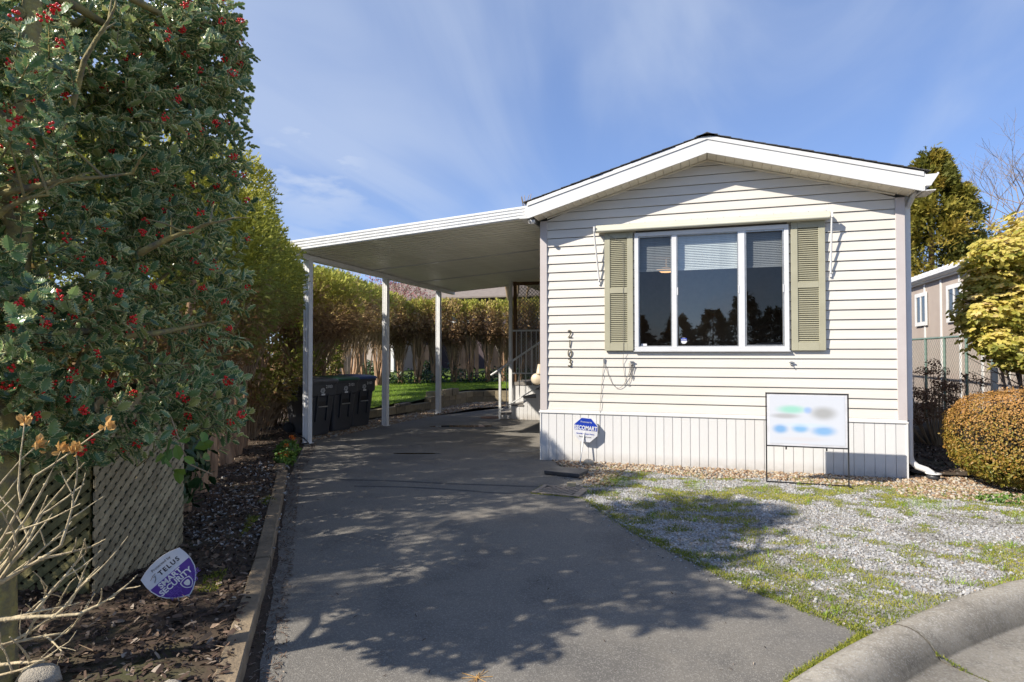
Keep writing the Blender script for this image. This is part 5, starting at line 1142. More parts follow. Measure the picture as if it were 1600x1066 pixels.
# berries
ca0, sa0 = math.cos(YAW), math.sin(YAW); bv, bf = ico(2); cdist = np.linalg.norm(TIP - [0, 0, 1.5], axis=1); tc_ = np.array([0, 0, 1.5]) - TIP; tc_ /= np.linalg.norm(tc_, axis=1, keepdims=True); fc_ = (tdir * tc_).sum(1) + rng.normal(0, .15, NT); fc_[np.abs(TIP[:, 0] * ca0 + TIP[:, 1] * sa0) / (TIP[:, 1] * ca0 - TIP[:, 0] * sa0) > .9] -= 5; bsel = rng.permutation(np.argsort(-fc_)[:620])[:290]; bmeshes = []
for k in range(5):
    m = int(rng.integers(7, 19)); dd_ = rng.normal(size=(m, 3)); dd_ /= np.linalg.norm(dd_, axis=1, keepdims=True); pos_ = dd_ * rng.uniform(.008, .026, (m, 1)) * [1, 1, 1.2]
    V, F, T, _ = scatter(bv, bf, pos_, np.tile(np.eye(3), (m, 1, 1)), np.full(m, .0056)); bmeshes.append(np_mesh('berry_cluster', V, F, M_berry, smooth=True))
for j, i in enumerate(bsel):
    o = bpy.data.objects.new('berry_cluster', bmeshes[j % 5]); COL.objects.link(o); o.parent = holly; p_ = TIP[i] - tdir[i] * tl_[i] * rng.uniform(0, .4) + np.array([.035, -.045, .01])
    o.location = Vector(p_) - Vector((hx, hy, 0)); o.rotation_euler = (random.random() * 6, random.random() * 6, 0); o.scale = (.95,) * 3
# hanging ivy-like sprig
x, y = cf(-1.52, 2.85)
sp_ = empty('bramble_sprig', (x, y, 1.1), 'small green bramble sprig hanging in front of the tan lattice', 'sprig')
MB().tube([(x - .1, y, 1.2), (x - .03, y, 1.05), (x + .02, y, .98), (x + .1, y + .05, .93)], .003, 5).build('stem', M_drytwig, sp_)
o = link('leaves', leafball((x, y, 1.03), (.12, .08, .10), 16, M_fresh, .085, 'leaves', sp_), sp_)

# ------------------------------------------------------------------ bare shrub, left foreground
sx0, sy0 = cf(-1.56, 1.72)
bs_ = empty('bare_shrub', (sx0, sy0, 0), 'bare pale-twigged hydrangea shrub with a few dry flower heads in the left foreground', 'shrub')
q = MB(); tips = []
def branch(mb, p, d, l, r, depth):
    pts = [p]; cur = p.copy(); dd = d.copy(); n = 5
    for i in range(n):
        dd = (dd + Vector((random.uniform(-.16, .16), random.uniform(-.16, .16), random.uniform(-.10, .13)))).normalized(); cur = cur + dd * l / n; pts.append(cur.copy())
    mb.tube(pts, [r * .62 * (1 - .5 * i / n) for i in range(n + 1)], 7, jit=.2)
    for i in (2, 4): mb.tube([pts[i] - dd * r * .5, pts[i], pts[i] + dd * r * .5], [r * .4, r * .72, r * .4], 6, jit=.3)
    if depth > 0:
        for i in (2, 3, 4, 5):
            if random.random() < (.85 if i < 5 else 1):
                sd = Vector((random.uniform(-1, 1), random.uniform(-1, 1), random.uniform(-.3, .9))).normalized()
                branch(mb, pts[i], (dd * .75 + sd * .75).normalized(), l * random.uniform(.35, .6), r * .55, depth - 1)
    else: tips.append((pts[-1], dd))
q.tube([(sx0, sy0, -.05), (sx0 + .01, sy0, .4), (sx0 + .02, sy0 + .02, .78)], [.034, .030, .026], 10, jit=.15)
random.seed(11)
ca, sa = math.cos(YAW), math.sin(YAW)
def wd(u, d, z): return Vector((u * ca - d * sa, d * ca + u * sa, z)).normalized()
for (z0, dr, l_, r_, dp) in ((.80, (1, .1, .35), .30, .012, 2), (.74, (1, .15, .05), .34, .013, 2), (.62, (1, .1, -.10), .30, .010, 1), (.60, (.75, .3, .45), .30, .010, 2), (.5, (1, -.1, .0), .28, .009, 1), (.42, (1, .2, .22), .30, .009, 1), (.68, (.6, .1, .9), .38, .010, 1), (.74, (.5, 0, 1.1), .44, .009, 1), (.76, (.42, .1, 1), .48, .008, 0), (.76, (.62, .05, 1), .52, .008, 0), (.72, (-.5, .1, 1), .4, .01, 1), (.55, (-.8, .3, .4), .35, .01, 1), (.35, (.9, .05, -.12), .22, .007, 1), (.7, (.3, -.2, .8), .3, .008, 1), (.77, (1, 0, .6), .24, .009, 2), (.66, (1, .3, .2), .26, .009, 2), (.57, (1, -.2, .3), .25, .008, 2), (.46, (1, .1, .1), .24, .008, 2), (.38, (.9, 0, -.05), .24, .008, 2), (.79, (.7, .2, .8), .36, .008, 1), (.78, (.3, .1, 1), .34, .008, 1)):
    branch(q, Vector((sx0 + .01, sy0, z0)), wd(*dr), l_, r_, dp)
q.build('stem', M_twig, bs_)
PET_V = LEAF_V * [1.1, 1, 1.6]
def flowerhead(p, dr):
    n = random.randint(16, 24); zd = rng.normal(size=(n, 3)) * .9; yd = np.array(dr) * 1.2 + rng.normal(0, .55, (n, 3)); yd /= np.linalg.norm(yd, axis=1, keepdims=True); zd -= (zd * yd).sum(1, keepdims=True) * yd; zd /= np.linalg.norm(zd, axis=1, keepdims=True)
    V, F, T, _ = scatter(PET_V, LEAF_F, np.tile(np.array(p), (n, 1)) + rng.normal(0, .006, (n, 3)), np.stack([np.cross(yd, zd), yd, zd], 2), rng.uniform(.016, .028, n), rng.random(n))
    link('flower_head', np_mesh('flower_head', V, F, M_dryflower, T, org=(sx0, sy0, 0)), bs_)
hi = sorted(tips, key=lambda t: -t[0].z)[:7]; lo = sorted(tips, key=lambda t: t[0].z)[:3]
for p_, dr in hi + lo: flowerhead(p_, dr)
random.seed(17)

# ------------------------------------------------------------------ cedars of the hedge
FAN_V = np.array([(0, 0, 0), (.16, .35, .03), (.05, .42, 0), (.30, .80, .06), (.08, .72, .0), (0, 1.05, .0), (-.08, .72, 0), (-.28, .82, .05), (-.05, .42, 0), (-.17, .36, .03)])
FAN_F = np.array([(0, 1, 2), (2, 3, 4), (0, 2, 8), (2, 4, 8), (4, 6, 8), (4, 5, 6), (8, 6, 7), (0, 8, 9)])
def sprays(c, r, n, size, tintf, shell=.5, up=.9, cut=None, box=2.6, clump=1.0):
    d_ = rng.normal(size=(n, 3)); d_ = np.sign(d_) * np.abs(d_) ** (2 / box) if box != 2 else d_
    d_ /= (np.abs(d_) ** box).sum(1, keepdims=True) ** (1 / box); rr_ = rng.uniform(shell, 1.0, n) ** .5
    P_ = np.array(c) + d_ * np.array(r) * rr_[:, None]; nz = vnoise(P_[:, 0] * 1.0 + P_[:, 2] * .7, P_[:, 1] + P_[:, 2] * 1.3, 2.6, 91)
    n3 = vnoise(P_[:, 0] - P_[:, 2] * .8, P_[:, 1] + P_[:, 2], 6.5, 93); P_ += d_ * np.array(r) * ((nz - .5) * .34 + (n3 - .5) * .22)[:, None] * clump
    if cut is not None: k_ = cut(P_); P_ = P_[k_]; d_ = d_[k_]; rr_ = rr_[k_]
    m = len(P_); yd = d_ * .75 + rng.normal(0, .55, (m, 3)) + [0, 0, up * .45]; yd /= np.linalg.norm(yd, axis=1, keepdims=True); zd = d_ + rng.normal(0, .5, (m, 3)); zd -= (zd * yd).sum(1, keepdims=True) * yd; zd /= np.linalg.norm(zd, axis=1, keepdims=True)
    return scatter(FAN_V, FAN_F, P_, np.stack([np.cross(yd, zd), yd, zd], 2), rng.uniform(.45, 1.5, m) * size, tintf(P_, rr_))
ORDN = ['nearest', 'second', 'third', 'fourth', 'fifth', 'sixth', 'seventh', 'eighth', 'ninth', 'tenth', 'eleventh', 'twelfth']
def stems(mb, bx_, by_, bz_, n, spread, htop, r0, topspread=1.6):
    for k in range(n):
        a = random.random() * 6.28; s = spread * random.uniform(.3, 1); p0 = Vector((bx_ + math.cos(a) * s * .45, by_ + math.sin(a) * s * .45, bz_ - .05)); p3 = Vector((bx_ + math.cos(a) * s * topspread * 1.3, by_ + math.sin(a) * s * topspread * 1.3, bz_ + htop * random.uniform(.7, 1)))
        pts = [p0, p0.lerp(p3, .12) + Vector((random.uniform(-.03, .03), random.uniform(-.03, .03), .02)), p0.lerp(p3, .35) + Vector((random.uniform(-.07, .07), random.uniform(-.07, .07), 0)), p0.lerp(p3, .65) + Vector((random.uniform(-.08, .08), random.uniform(-.08, .08), 0)), p3]
        r = r0 * random.uniform(.6, 1.1); mb.tube(pts, [r * 1.35, r, r * .8, r * .6, r * .3], 8, jit=.25)
def cedar(x, y, bz_, rx, ry, z0, z1, n, nst, r0, label, group, size=.085, mat=M_cedar, tintb=0.0, twigs=60, tshift=None):
    e = empty('hedge_cedar', (x, y, bz_), label, 'cedar', group)
    q = MB(); stems(q, x, y, bz_, nst, .20, (z0 + z1) / 2 - bz_ + .3, r0); q.build('trunk', M_bark, e)
    cz = (z0 + z1) / 2
    tf = lambda P_, rr__: np.clip((P_[:, 2] - z0) / (z1 - z0) * 1.15 + tintb + rng.normal(0, .17, len(P_)) + (vnoise(P_[:, 0] + P_[:, 1], P_[:, 2], 2.1, 95) - .5) * .6, 0, 1)
    V, F, T, _ = sprays((x, y, cz), (rx, ry, (z1 - z0) / 2), n, size, tf, .45 if mat is not M_cedar else .7, box=2.6 if mat is not M_cedar else 3.4, clump=1.0 if mat is not M_cedar else .45)
    o = link('crown', np_mesh('crown', V, F, mat, T, org=(x, y, bz_)), e); o['kind'] = 'stuff'
    q = MB()
    for k in range(twigs):   # brown inner twigs hanging below the green
        a = random.random() * 6.28; s = random.uniform(.2, 1); px_, py_ = x + math.cos(a) * rx * s * .9, y + math.sin(a) * ry * s * .9; zz_ = z0 + random.uniform(-.15, .45)
        q.tube([(x + (px_ - x) * .35, y + (py_ - y) * .35, zz_ - random.uniform(.1, .7)), ((x + px_ * 2) / 3, (y + py_ * 2) / 3, zz_ - .05), (px_, py_, zz_ + random.uniform(0, .35))], [.009, .006, .003], 4, caps=False)
    q.build('twig', M_drytwig, e)['kind'] = 'stuff'
    return e
LC = [(-4.55, 4.35), (-5.0, 4.95), (-5.42, 5.6), (-5.80, 6.3), (-6.22, 6.98), (-6.72, 7.7)]
for i, (x, y) in enumerate(LC):
    top = 3.42 - i * .125; lowz = [1.35, 1.45, 1.65, 1.78, 1.85, 1.88][i]
    cedar(x, y, 0.04, [.80, .86, .90, .92, .86, .72][i], .62, lowz, top, 11500, [4, 4, 4, 5, 4, 4][i], [.075, .075, .065, .065, .055, .055][i], ORDN[i] + ' clipped hedge cedar from the camera along the left of the driveway', 'clipped cedars along the left of the driveway', size=.056, twigs=170)
# cedars left of / behind, darkening the hedge base
for i, (x, y) in enumerate([(-5.2, 1.55), (-6.0, .6), (-5.5, 2.7), (-5.9, 3.8), (-6.6, 5.0), (-7.3, 6.4), (-7.9, 7.8), (-8.3, 9.1), (-8.9, 10.3), (-7.35, 8.5), (-8.2, 10.1), (-8.7, 11.6)]):
    cedar(x, y, .04, .8, .85, (1.15 if i < 7 else .55) if i > 1 else .3, [3.5, 3.6, 4.0, 4.1, 4.1, 4.1, 3.8, 3.1, 3.0, 3.0, 3.0, 3.2][i], 4200, 9, .055, ORDN[i] + ' cedar of the rear rank behind the clipped hedge', 'rear rank of cedars behind the hedge', size=.11, twigs=230)
BR = [cf(*((px_ - 800) / 948 * D_, D_)) for px_, D_ in ((468, 11.6), (494, 13.0), (510, 14.6), (528, 16.2), (548, 17.8), (570, 19.3), (592, 20.6))]
for i, (x, y) in enumerate(BR):
    z_ = max(0.05, float(lawnz(x, y)) if y > 10 else .1)
    cedar(x, y, z_, .85, .85, 1.75 + .08 * i, [3.1, 3.3, 3.45, 3.6, 3.6, 3.7, 3.55][i], 6200, 6, .05, ORDN[i] + ' tangled brown-green cedar behind the wheelie bins, from the front', 'tangled cedars behind the bins', size=.10, mat=M_brown, tintb=-.02 + .1 * (i % 3), twigs=240)
FR = []
n_ = 10
for i in range(n_):
    t = i / (n_ - 1); x, y = cf(-4.55 + 5.5 * t, 21.2 + .9 * t); FR.append((x, y))
    cedar(x, y, float(lawnz(x, y)), .50, .50, 1.85 - .15 * math.sin(i * 2.1), 3.42 + .05 * math.sin(i * 5), 3600, 7, .045, ORDN[i] + ' topped cedar from the left in the row behind the lawn', 'topped cedars at the back of the lawn', size=.11, mat=M_brown, tintb=-.22 + .1 * (i % 2), twigs=230)
# ivy and shade plants under the back row
IP = np.array(FR); t = rng.random(2600); ix = np.interp(t, np.linspace(0, 1, n_), IP[:, 0]); iy = np.interp(t, np.linspace(0, 1, n_), IP[:, 1])
P_ = np.stack([ix + rng.normal(0, .25, 2600), iy + rng.normal(.1, .25, 2600)], 1); zz = lawnz(P_[:, 0], P_[:, 1]) + rng.random(2600) ** 1.5 * .55 * vnoise(P_[:, 0], P_[:, 1], 1.5, 99) * 1.6
V, F, T, _ = scatter(LEAF_V, LEAF_F, np.stack([P_[:, 0], P_[:, 1], zz], 1), rotm(2600, rng.normal(0, .6, (2600, 3)) + [0, -.4, .7]), rng.uniform(.06, .13, 2600), rng.random(2600)); tag(link('ivy', np_mesh('ivy', V, F, M_ivy, T)), kind='stuff')
# ------------------------------------------------------------------ right side: bush, shrub, dried hydrangea
x, y = 3.50, 8.12
bx_ = empty('rounded_bush', (x, y, 0), 'large rounded clipped bush with bronze-orange leaves beside the gravel', 'bush')
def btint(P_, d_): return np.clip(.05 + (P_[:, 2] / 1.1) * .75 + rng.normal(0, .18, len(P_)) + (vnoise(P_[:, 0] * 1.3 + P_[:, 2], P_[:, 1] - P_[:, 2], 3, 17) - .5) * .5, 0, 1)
n = 30000; d_ = rng.normal(size=(n, 3)); d_ = np.sign(d_) * np.abs(d_) ** .82; d_ /= (np.abs(d_) ** 2.5).sum(1, keepdims=True) ** (1 / 2.5)
rr_ = rng.uniform(.86, 1.0, n) ** .5 + (rng.random(n) < .2) * rng.normal(0, .02, n); nz = vnoise(d_[:, 0] * 3 + d_[:, 2], d_[:, 1] * 3 - d_[:, 2], 1.5, 3)
Pb = np.array([x, y, .57]) + d_ * np.array([.80, .76, .54]) * (rr_ * (.93 + .14 * nz))[:, None]; kk = Pb[:, 2] > .06; Pb = Pb[kk]; db = d_[kk]
sp2 = np.where(Pb[:, 2] < .42, 1.45, 1.0)
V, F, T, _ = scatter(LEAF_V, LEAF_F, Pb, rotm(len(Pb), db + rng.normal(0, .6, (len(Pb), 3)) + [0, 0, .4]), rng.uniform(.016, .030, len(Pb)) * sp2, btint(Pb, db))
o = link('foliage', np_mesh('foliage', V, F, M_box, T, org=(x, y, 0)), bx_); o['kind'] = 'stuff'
v, f = ico(3); link('dark_core', np_mesh('dark_core', v * np.array([.66, .62, .44]) + [0, 0, .55], f, nm('bush_core', col=(.035, .026, .012), rough=1)), bx_)  # solid ball, its near-black colour stands in for the shaded inside
q = MB(); stems(q, x, y, 0, 7, .2, .6, .02); q.build('trunk', M_bark, bx_)
o = link('ground_cover', leafball((2.95, 7.35, .03), (.32, .14, .05), 420, M_fresh, .032, 'gc')); o.name = 'low_plant'; tag(o, 'low pale green plant at the foot of the bronze bush', 'plant')
# yellow-green shrub
x, y = cf(6.98, 8.1); ys = empty('yellow_shrub', (x, y, 0), 'tall yellow-green shrub with layered leaf clusters at the right edge', 'shrub')
ylob = [(7.0, 8.1, 2.75, .72, .8, .42), (6.55, 7.9, 2.05, .55, .6, .40), (7.4, 8.1, 2.2, .8, .8, .6), (6.35, 8.0, 2.38, .34, .4, .25), (6.75, 7.7, 1.55, .62, .4, .28), (6.45, 7.8, 2.75, .45, .5, .25), (7.0, 7.6, 1.25, .4, .4, .15), (6.25, 7.8, 1.66, .40, .4, .24), (6.2, 7.85, 2.02, .34, .4, .24), (6.45, 7.7, 1.38, .34, .3, .12), (7.5, 8.2, 3.1, .7, .7, .4), (7.6, 7.9, 1.5, .5, .5, .35), (6.4, 8.1, 1.95, .30, .4, .22)]
sets = []
for (u, d, z, ru, rd, rz) in ylob:
    m = int(1350 * ru * rz * 4.2); dd_ = rng.normal(size=(m, 3)); dd_ /= np.linalg.norm(dd_, axis=1, keepdims=True); r_ = rng.uniform(.3, 1.05, m) ** .6 * rng.uniform(.85, 1.25, m)
    uu = u + dd_[:, 0] * ru * r_; vv = d + dd_[:, 1] * rd * r_; z_ = z + dd_[:, 2] * rz * r_; z_ += (vnoise(uu * 1.2 + z_, vv - z_, 3.0, 5) - .5) * .16; uu += (vnoise(z_ * 1.5, vv, 3.0, 8) - .5) * .3
    P_ = np.stack([uu * ca - vv * sa, vv * ca + uu * sa, z_], 1)
    k5 = 5; P5_ = np.repeat(P_, k5, 0); a = np.tile(np.arange(k5) * 6.283 / k5, m) + np.repeat(rng.random(m) * 6, k5)
    yd = np.stack([np.cos(a), np.sin(a), rng.normal(-.15, .25, m * k5)], 1); yd /= np.linalg.norm(yd, axis=1, keepdims=True); ax_ = np.repeat(np.stack([dd_[:, 0] * ca - dd_[:, 1] * sa, dd_[:, 1] * ca + dd_[:, 0] * sa, dd_[:, 2] + .5], 1) + rng.normal(0, .35, (m, 3)), k5, 0); ax_ /= np.linalg.norm(ax_, axis=1, keepdims=True); yd = yd - (yd * ax_).sum(1, keepdims=True) * ax_ * .85; yd /= np.linalg.norm(yd, axis=1, keepdims=True); zd = ax_ + rng.normal(0, .3, (m * k5, 3)); zd -= (zd * yd).sum(1, keepdims=True) * yd; zd /= np.linalg.norm(zd, axis=1, keepdims=True)
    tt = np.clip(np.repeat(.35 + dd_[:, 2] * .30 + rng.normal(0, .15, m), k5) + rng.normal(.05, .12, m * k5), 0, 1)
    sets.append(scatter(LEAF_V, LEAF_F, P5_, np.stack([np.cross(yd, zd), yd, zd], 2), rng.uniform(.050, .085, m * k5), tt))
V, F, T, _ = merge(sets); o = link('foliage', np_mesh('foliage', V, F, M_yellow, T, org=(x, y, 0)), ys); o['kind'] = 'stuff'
q = MB(); random.seed(3)
for k in range(9):
    l = ylob[k % len(ylob)]; gx, gy = cf(l[0], l[1]); a = Vector((x + random.uniform(-.1, .1), y + random.uniform(-.1, .1), 0)); b_ = Vector((gx, gy, l[2] + .1)); m_ = a.lerp(b_, .5) + Vector((random.uniform(-.1, .1), random.uniform(-.1, .1), -.15))
    q.tube([a, a.lerp(m_, .5), m_, m_.lerp(b_, .5), b_], [.035, .03, .022, .014, .007], 7, jit=.2)
    for j in range(9):
        c2 = m_.lerp(b_, random.random()); q.tube([c2, c2 + Vector((random.uniform(-.5, .5), random.uniform(-.5, .5), random.uniform(-.1, .45)))], [.008, .003], 4, caps=False)
q.build('trunk', M_grey_twig, ys)
# dried hydrangea
x, y = 3.55, 11.15; hy_ = empty('dried_hydrangea', (x, y, 0), 'brown dried hydrangea with old flower heads behind the house corner', 'shrub')
q = MB(); sets = []; random.seed(9)
for k in range(48):
    a = random.random() * 6.28; s = random.random() ** .6 * .62; z_ = random.uniform(.45, 1.42) * (1 - .35 * s); px_, py_ = x + math.cos(a) * s, y + math.sin(a) * s * .7
    q.tube([(x + math.cos(a) * s * .3, y + math.sin(a) * s * .3, 0), (x + math.cos(a) * s * .75, y + math.sin(a) * s * .5, z_ * .6), (px_, py_, z_)], [.010, .007, .004], 5, caps=False)
    m = 90; dd_ = rng.normal(size=(m, 3)); dd_ /= np.linalg.norm(dd_, axis=1, keepdims=True); P_ = np.array([px_, py_, z_ + .03]) + dd_ * [.10, .10, .065]
    V, F, T, _ = scatter(LEAF_V, LEAF_F, P_, rotm(m, dd_ + rng.normal(0, .4, (m, 3))), rng.uniform(.02, .045, m), rng.random(m)); o = link('flower_head', np_mesh('flower_head', V, F, M_dryleaf, T, org=(x, y, 0)), hy_)
q.build('stem', M_drytwig, hy_)['kind'] = 'stuff'

# ------------------------------------------------------------------ chain-link fence
fx = 5.0; fe = empty('chain_link_fence', (fx, 14, 0), 'green wire chain-link fence between the house and the beige neighbour', 'fence')
for i in range(9):
    yy = 11.9 + i * 1.15; MB().tube([(fx, yy, 0), (fx, yy, 1.86)], .028, 8).build('post', M_fence, fe)
MB().tube([(fx, 11.8, 1.84), (fx, 21.2, 1.84)], .022, 8).build('top_rail', M_fence, fe)
q = MB(); st_p = .12
for k in range(-16, 79):
    for sg in (1, -1):
        y0_ = 11.8 + k * st_p; lo = max(0, 11.85 - y0_); hi_ = min(1.8, 21.1 - y0_)
        if hi_ - lo > .1:
            a = (fx + sg * .002, y0_ + lo, .03 + lo if sg > 0 else 1.83 - lo); b_ = (fx + sg * .002, y0_ + hi_, .03 + hi_ if sg > 0 else 1.83 - hi_); q.tube([a, b_], .0022, 3, caps=False)
for k in range(110): q.tube([(fx, 11.9 + k * .084, 1.82), (fx + .01, 11.93 + k * .084, 1.88)], .004, 3, caps=False)
q.build('wire', M_fence, fe)['kind'] = 'stuff'
q = MB(); q.box(4.72, 4.80, 12.35, 12.43, 0, 1.25); q.build('x', M_alu).name = 'metal_post'; tag(bpy.data.objects['metal_post'], 'short grey metal post in front of the chain-link fence', 'post')
# ------------------------------------------------------------------ neighbour's mobile home
nbx = 6.0; nb = empty('neighbour_home', (nbx, 18, 0), 'beige panelled neighbouring mobile home with white battens beyond the wire fence', 'house')
MB().box(nbx, nbx + 4, 11.2, 26, 0, 3.46).build('wall', M_nwall, nb)
for i in range(13):
    yy = 11.22 + i * 1.22; MB().box(nbx - .022, nbx - .001, yy, yy + .09, .02, 3.44).build('batten', M_white, nb)
for yy in (14.35, 17.15, 19.55, 22.2):
    q = MB(); w_ = .95; z0, z1 = 2.28, 3.22
    for a in ((yy, yy + w_, z0, z0 + .11), (yy, yy + w_, z1 - .11, z1), (yy, yy + .11, z0 + .11, z1 - .11), (yy + w_ - .11, yy + w_, z0 + .11, z1 - .11), (yy + w_ / 2 - .03, yy + w_ / 2 + .03, z0 + .11, z1 - .11)): q.box(nbx - .055, nbx - .024, *a)
    w_o = q.build('window', M_white, nb); MB().box(nbx - .035, nbx - .026, yy + .11, yy + w_ - .11, z0 + .11, z1 - .11).build('pane', M_darkglass, w_o)
q = MB(); q.prism([(nbx - .10, 3.50), (nbx - .10, 3.62), (nbx - .22, 3.62), (nbx - .22, 3.56), (nbx - .16, 3.50)], 'y', 11.0, 26.2); q.build('gutter', M_white, nb)
MB().box(nbx - .10, nbx + .0, 11.0, 26.2, 3.46, 3.50).build('soffit', M_white, nb)
q = MB(); q.add([(nbx - .2, 11, 3.63), (nbx + 2, 11, 4.05), (nbx + 4.2, 11, 3.63), (nbx - .2, 26.2, 3.63), (nbx + 2, 26.2, 4.05), (nbx + 4.2, 26.2, 3.63)], [(0, 1, 4, 3), (1, 2, 5, 4), (0, 2, 1), (3, 4, 5), (0, 3, 5, 2)]); nr = q.build('roof', M_nroof, nb)
rm = MB().add([(nbx - .24, -.03, 3.632), (nbx - .24, .03, 3.632), (nbx - .24, .015, 3.69), (nbx - .24, -.015, 3.69), (nbx + 2, -.03, 4.052), (nbx + 2, .03, 4.052), (nbx + 2, .015, 4.11), (nbx + 2, -.015, 4.11)], [(0, 1, 2, 3), (4, 7, 6, 5), (0, 3, 7, 4), (1, 5, 6, 2), (3, 2, 6, 7)]).mesh('roof_rib', M_white, (nbx, 0, 0))
for i in range(50): o = link('roof_rib', rm, nr); o.location = (0, 11.15 + i * .30 - 18, 0)

# ------------------------------------------------------------------ trees behind
def conifer(x, y, h, r, n, mat, label, size=.30, group=None, seed=1, z0=.1, cat='tree'):
    random.seed(seed); e = empty('conifer', (x, y, 0), label, cat, group)
    MB().tube([(x, y, -.1), (x, y, h * .5), (x, y, h * .98)], [h * .022, h * .013, .01], 8).build('trunk', M_bark, e)
    sets = []; nb_ = int(h * 26)
    tp = rng.random(nb_) ** .8; zb = z0 * h + (h * .98 - z0 * h) * tp; rl_ = r * (1 - (zb / h)) ** .72 * rng.uniform(.7, 1.15, nb_) + .12; ab = rng.random(nb_) * 6.283
    k = max(8, n // nb_); s = rng.uniform(.15, 1, (nb_, k)) ** .7; rad = s * rl_[:, None]; drp = .10 * np.sin(s * 3) - .22 * s * s
    wob = rng.normal(0, .16, (nb_, k)); ang_ = ab[:, None] + wob * (1.1 - .4 * s)
    P_ = np.stack([x + rad * np.cos(ang_), y + rad * np.sin(ang_), zb[:, None] + rl_[:, None] * drp + rng.normal(0, .17, (nb_, k))], 2).reshape(-1, 3)
    m = len(P_); yd = np.stack([np.cos(ang_), np.sin(ang_), rng.normal(.15, .3, (nb_, k))], 2).reshape(-1, 3) + rng.normal(0, .35, (m, 3)); yd /= np.linalg.norm(yd, axis=1, keepdims=True)
    zd = np.stack([np.cos(ang_), np.sin(ang_), np.full((nb_, k), .9)], 2).reshape(-1, 3) + rng.normal(0, .7, (m, 3)); zd -= (zd * yd).sum(1, keepdims=True) * yd; zd /= np.linalg.norm(zd, axis=1, keepdims=True)
    tt = np.clip(np.repeat(rng.normal(.42, .2, nb_), k) + (s.ravel() - .5) * .45 + rng.normal(0, .12, m), 0, 1)
    V, F, T, _ = scatter(FAN_V, FAN_F, P_, np.stack([np.cross(yd, zd), yd, zd], 2), rng.uniform(.6, 1.3, m) * size, tt)
    o = link('crown', np_mesh('crown', V, F, mat, T, org=(x, y, 0)), e); o['kind'] = 'stuff'; return e
x, y = cf(16.5, 23.8); conifer(x, y, 9.3, 4.6, 34000, M_conifer, 'tall golden-green conifer behind the right end of the mobile home', .26, seed=4)
x, y = cf(20.8, 26); conifer(x, y, 5.2, 2.4, 7000, M_conifer, 'smaller conifer behind the yellow shrub, right of the tall one', .26, seed=6)
def bare_tree(x, y, h, spread, label, mat, seed, name='bare_tree', depth=5, r0=None, up=.35, blossoms=None, z0=0):
    random.seed(seed); e = empty(name, (x, y, z0), label, 'tree'); q = MB(); ends = []
    def rec(p, d, l, r, k):
        c = p; pts = [p]; dd = d
        for i in range(3):
            dd = (dd + Vector((random.uniform(-.2, .2), random.uniform(-.2, .2), random.uniform(-.05, .15)))).normalized(); c = c + dd * l / 3; pts.append(c)
        q.tube(pts, [r, r * .88, r * .76, r * .62], 5 if k > 2 else 3, caps=False)
        if k == 0: ends.append(c); return
        for j in range(random.choice((2, 3, 3)) if k > 1 else 3):
            sd = Vector((random.uniform(-1, 1), random.uniform(-1, 1), random.uniform(-.2, .8) * up * 2)).normalized(); rec(pts[random.choice((2, 3, 3))], (dd + sd * spread).normalized(), l * random.uniform(.62, .82), r * .6, k - 1)
    q_r = r0 or h * .018; rec(Vector((x, y, z0 - .1)), Vector((0, 0, 1)), h * .34, q_r, depth); q.build('trunk', mat, e)['kind'] = 'stuff'
    if blossoms:
        E_ = np.array([list(v_) for v_ in ends]); E_ = np.repeat(E_, blossoms, 0) + rng.normal(0, .16, (len(E_) * blossoms, 3)); m = len(E_)
        V, F, T, _ = scatter(LEAF_V, LEAF_F, E_, rotm(m), rng.uniform(.05, .10, m), rng.random(m)); link('blossom', np_mesh('blossom', V, F, M_pink, T, org=(x, y, z0)), e)['kind'] = 'stuff'
    return e
x, y = cf(23.6, 27); bare_tree(x, y, 12.2, .9, 'leafless tree with fine grey-brown twigs at the right edge behind the conifers', M_grey_twig, 5, depth=7, r0=.2)
x, y = cf(27.5, 33); bare_tree(x, y, 12, .85, 'distant leafless tree to the right of the other bare tree', M_grey_twig, 8, depth=5)
x, y = cf(-4.9, 27.0); bare_tree(x, y, 4.9, .9, 'pink blossoming plum tree behind the hedge beyond the carport', M_drytwig, 12, name='plum_tree', depth=5, blossoms=8, z0=.5)
x, y = cf(-7.0, 28.0); bare_tree(x, y, 5.4, .9, 'pale pink blossoming tree left of the plum tree behind the bins hedge', M_drytwig, 14, name='plum_tree', depth=5, blossoms=5, z0=.5)
x, y = cf(-.75, 27); 
tt_ = bare_tree(x, y, 9.2, .42, 'tree with slender leafless shoots rising above the carport roof', M_drytwig, 22, depth=4, up=1.2)
x, y = cf(.25, 22.6)
tt2 = bare_tree(x - .7, y, 3.9, .7, 'small whitish leafless sapling behind the hedge beside the porch', M_conc, 25, name='sapling', depth=3, r0=.022, z0=.5)

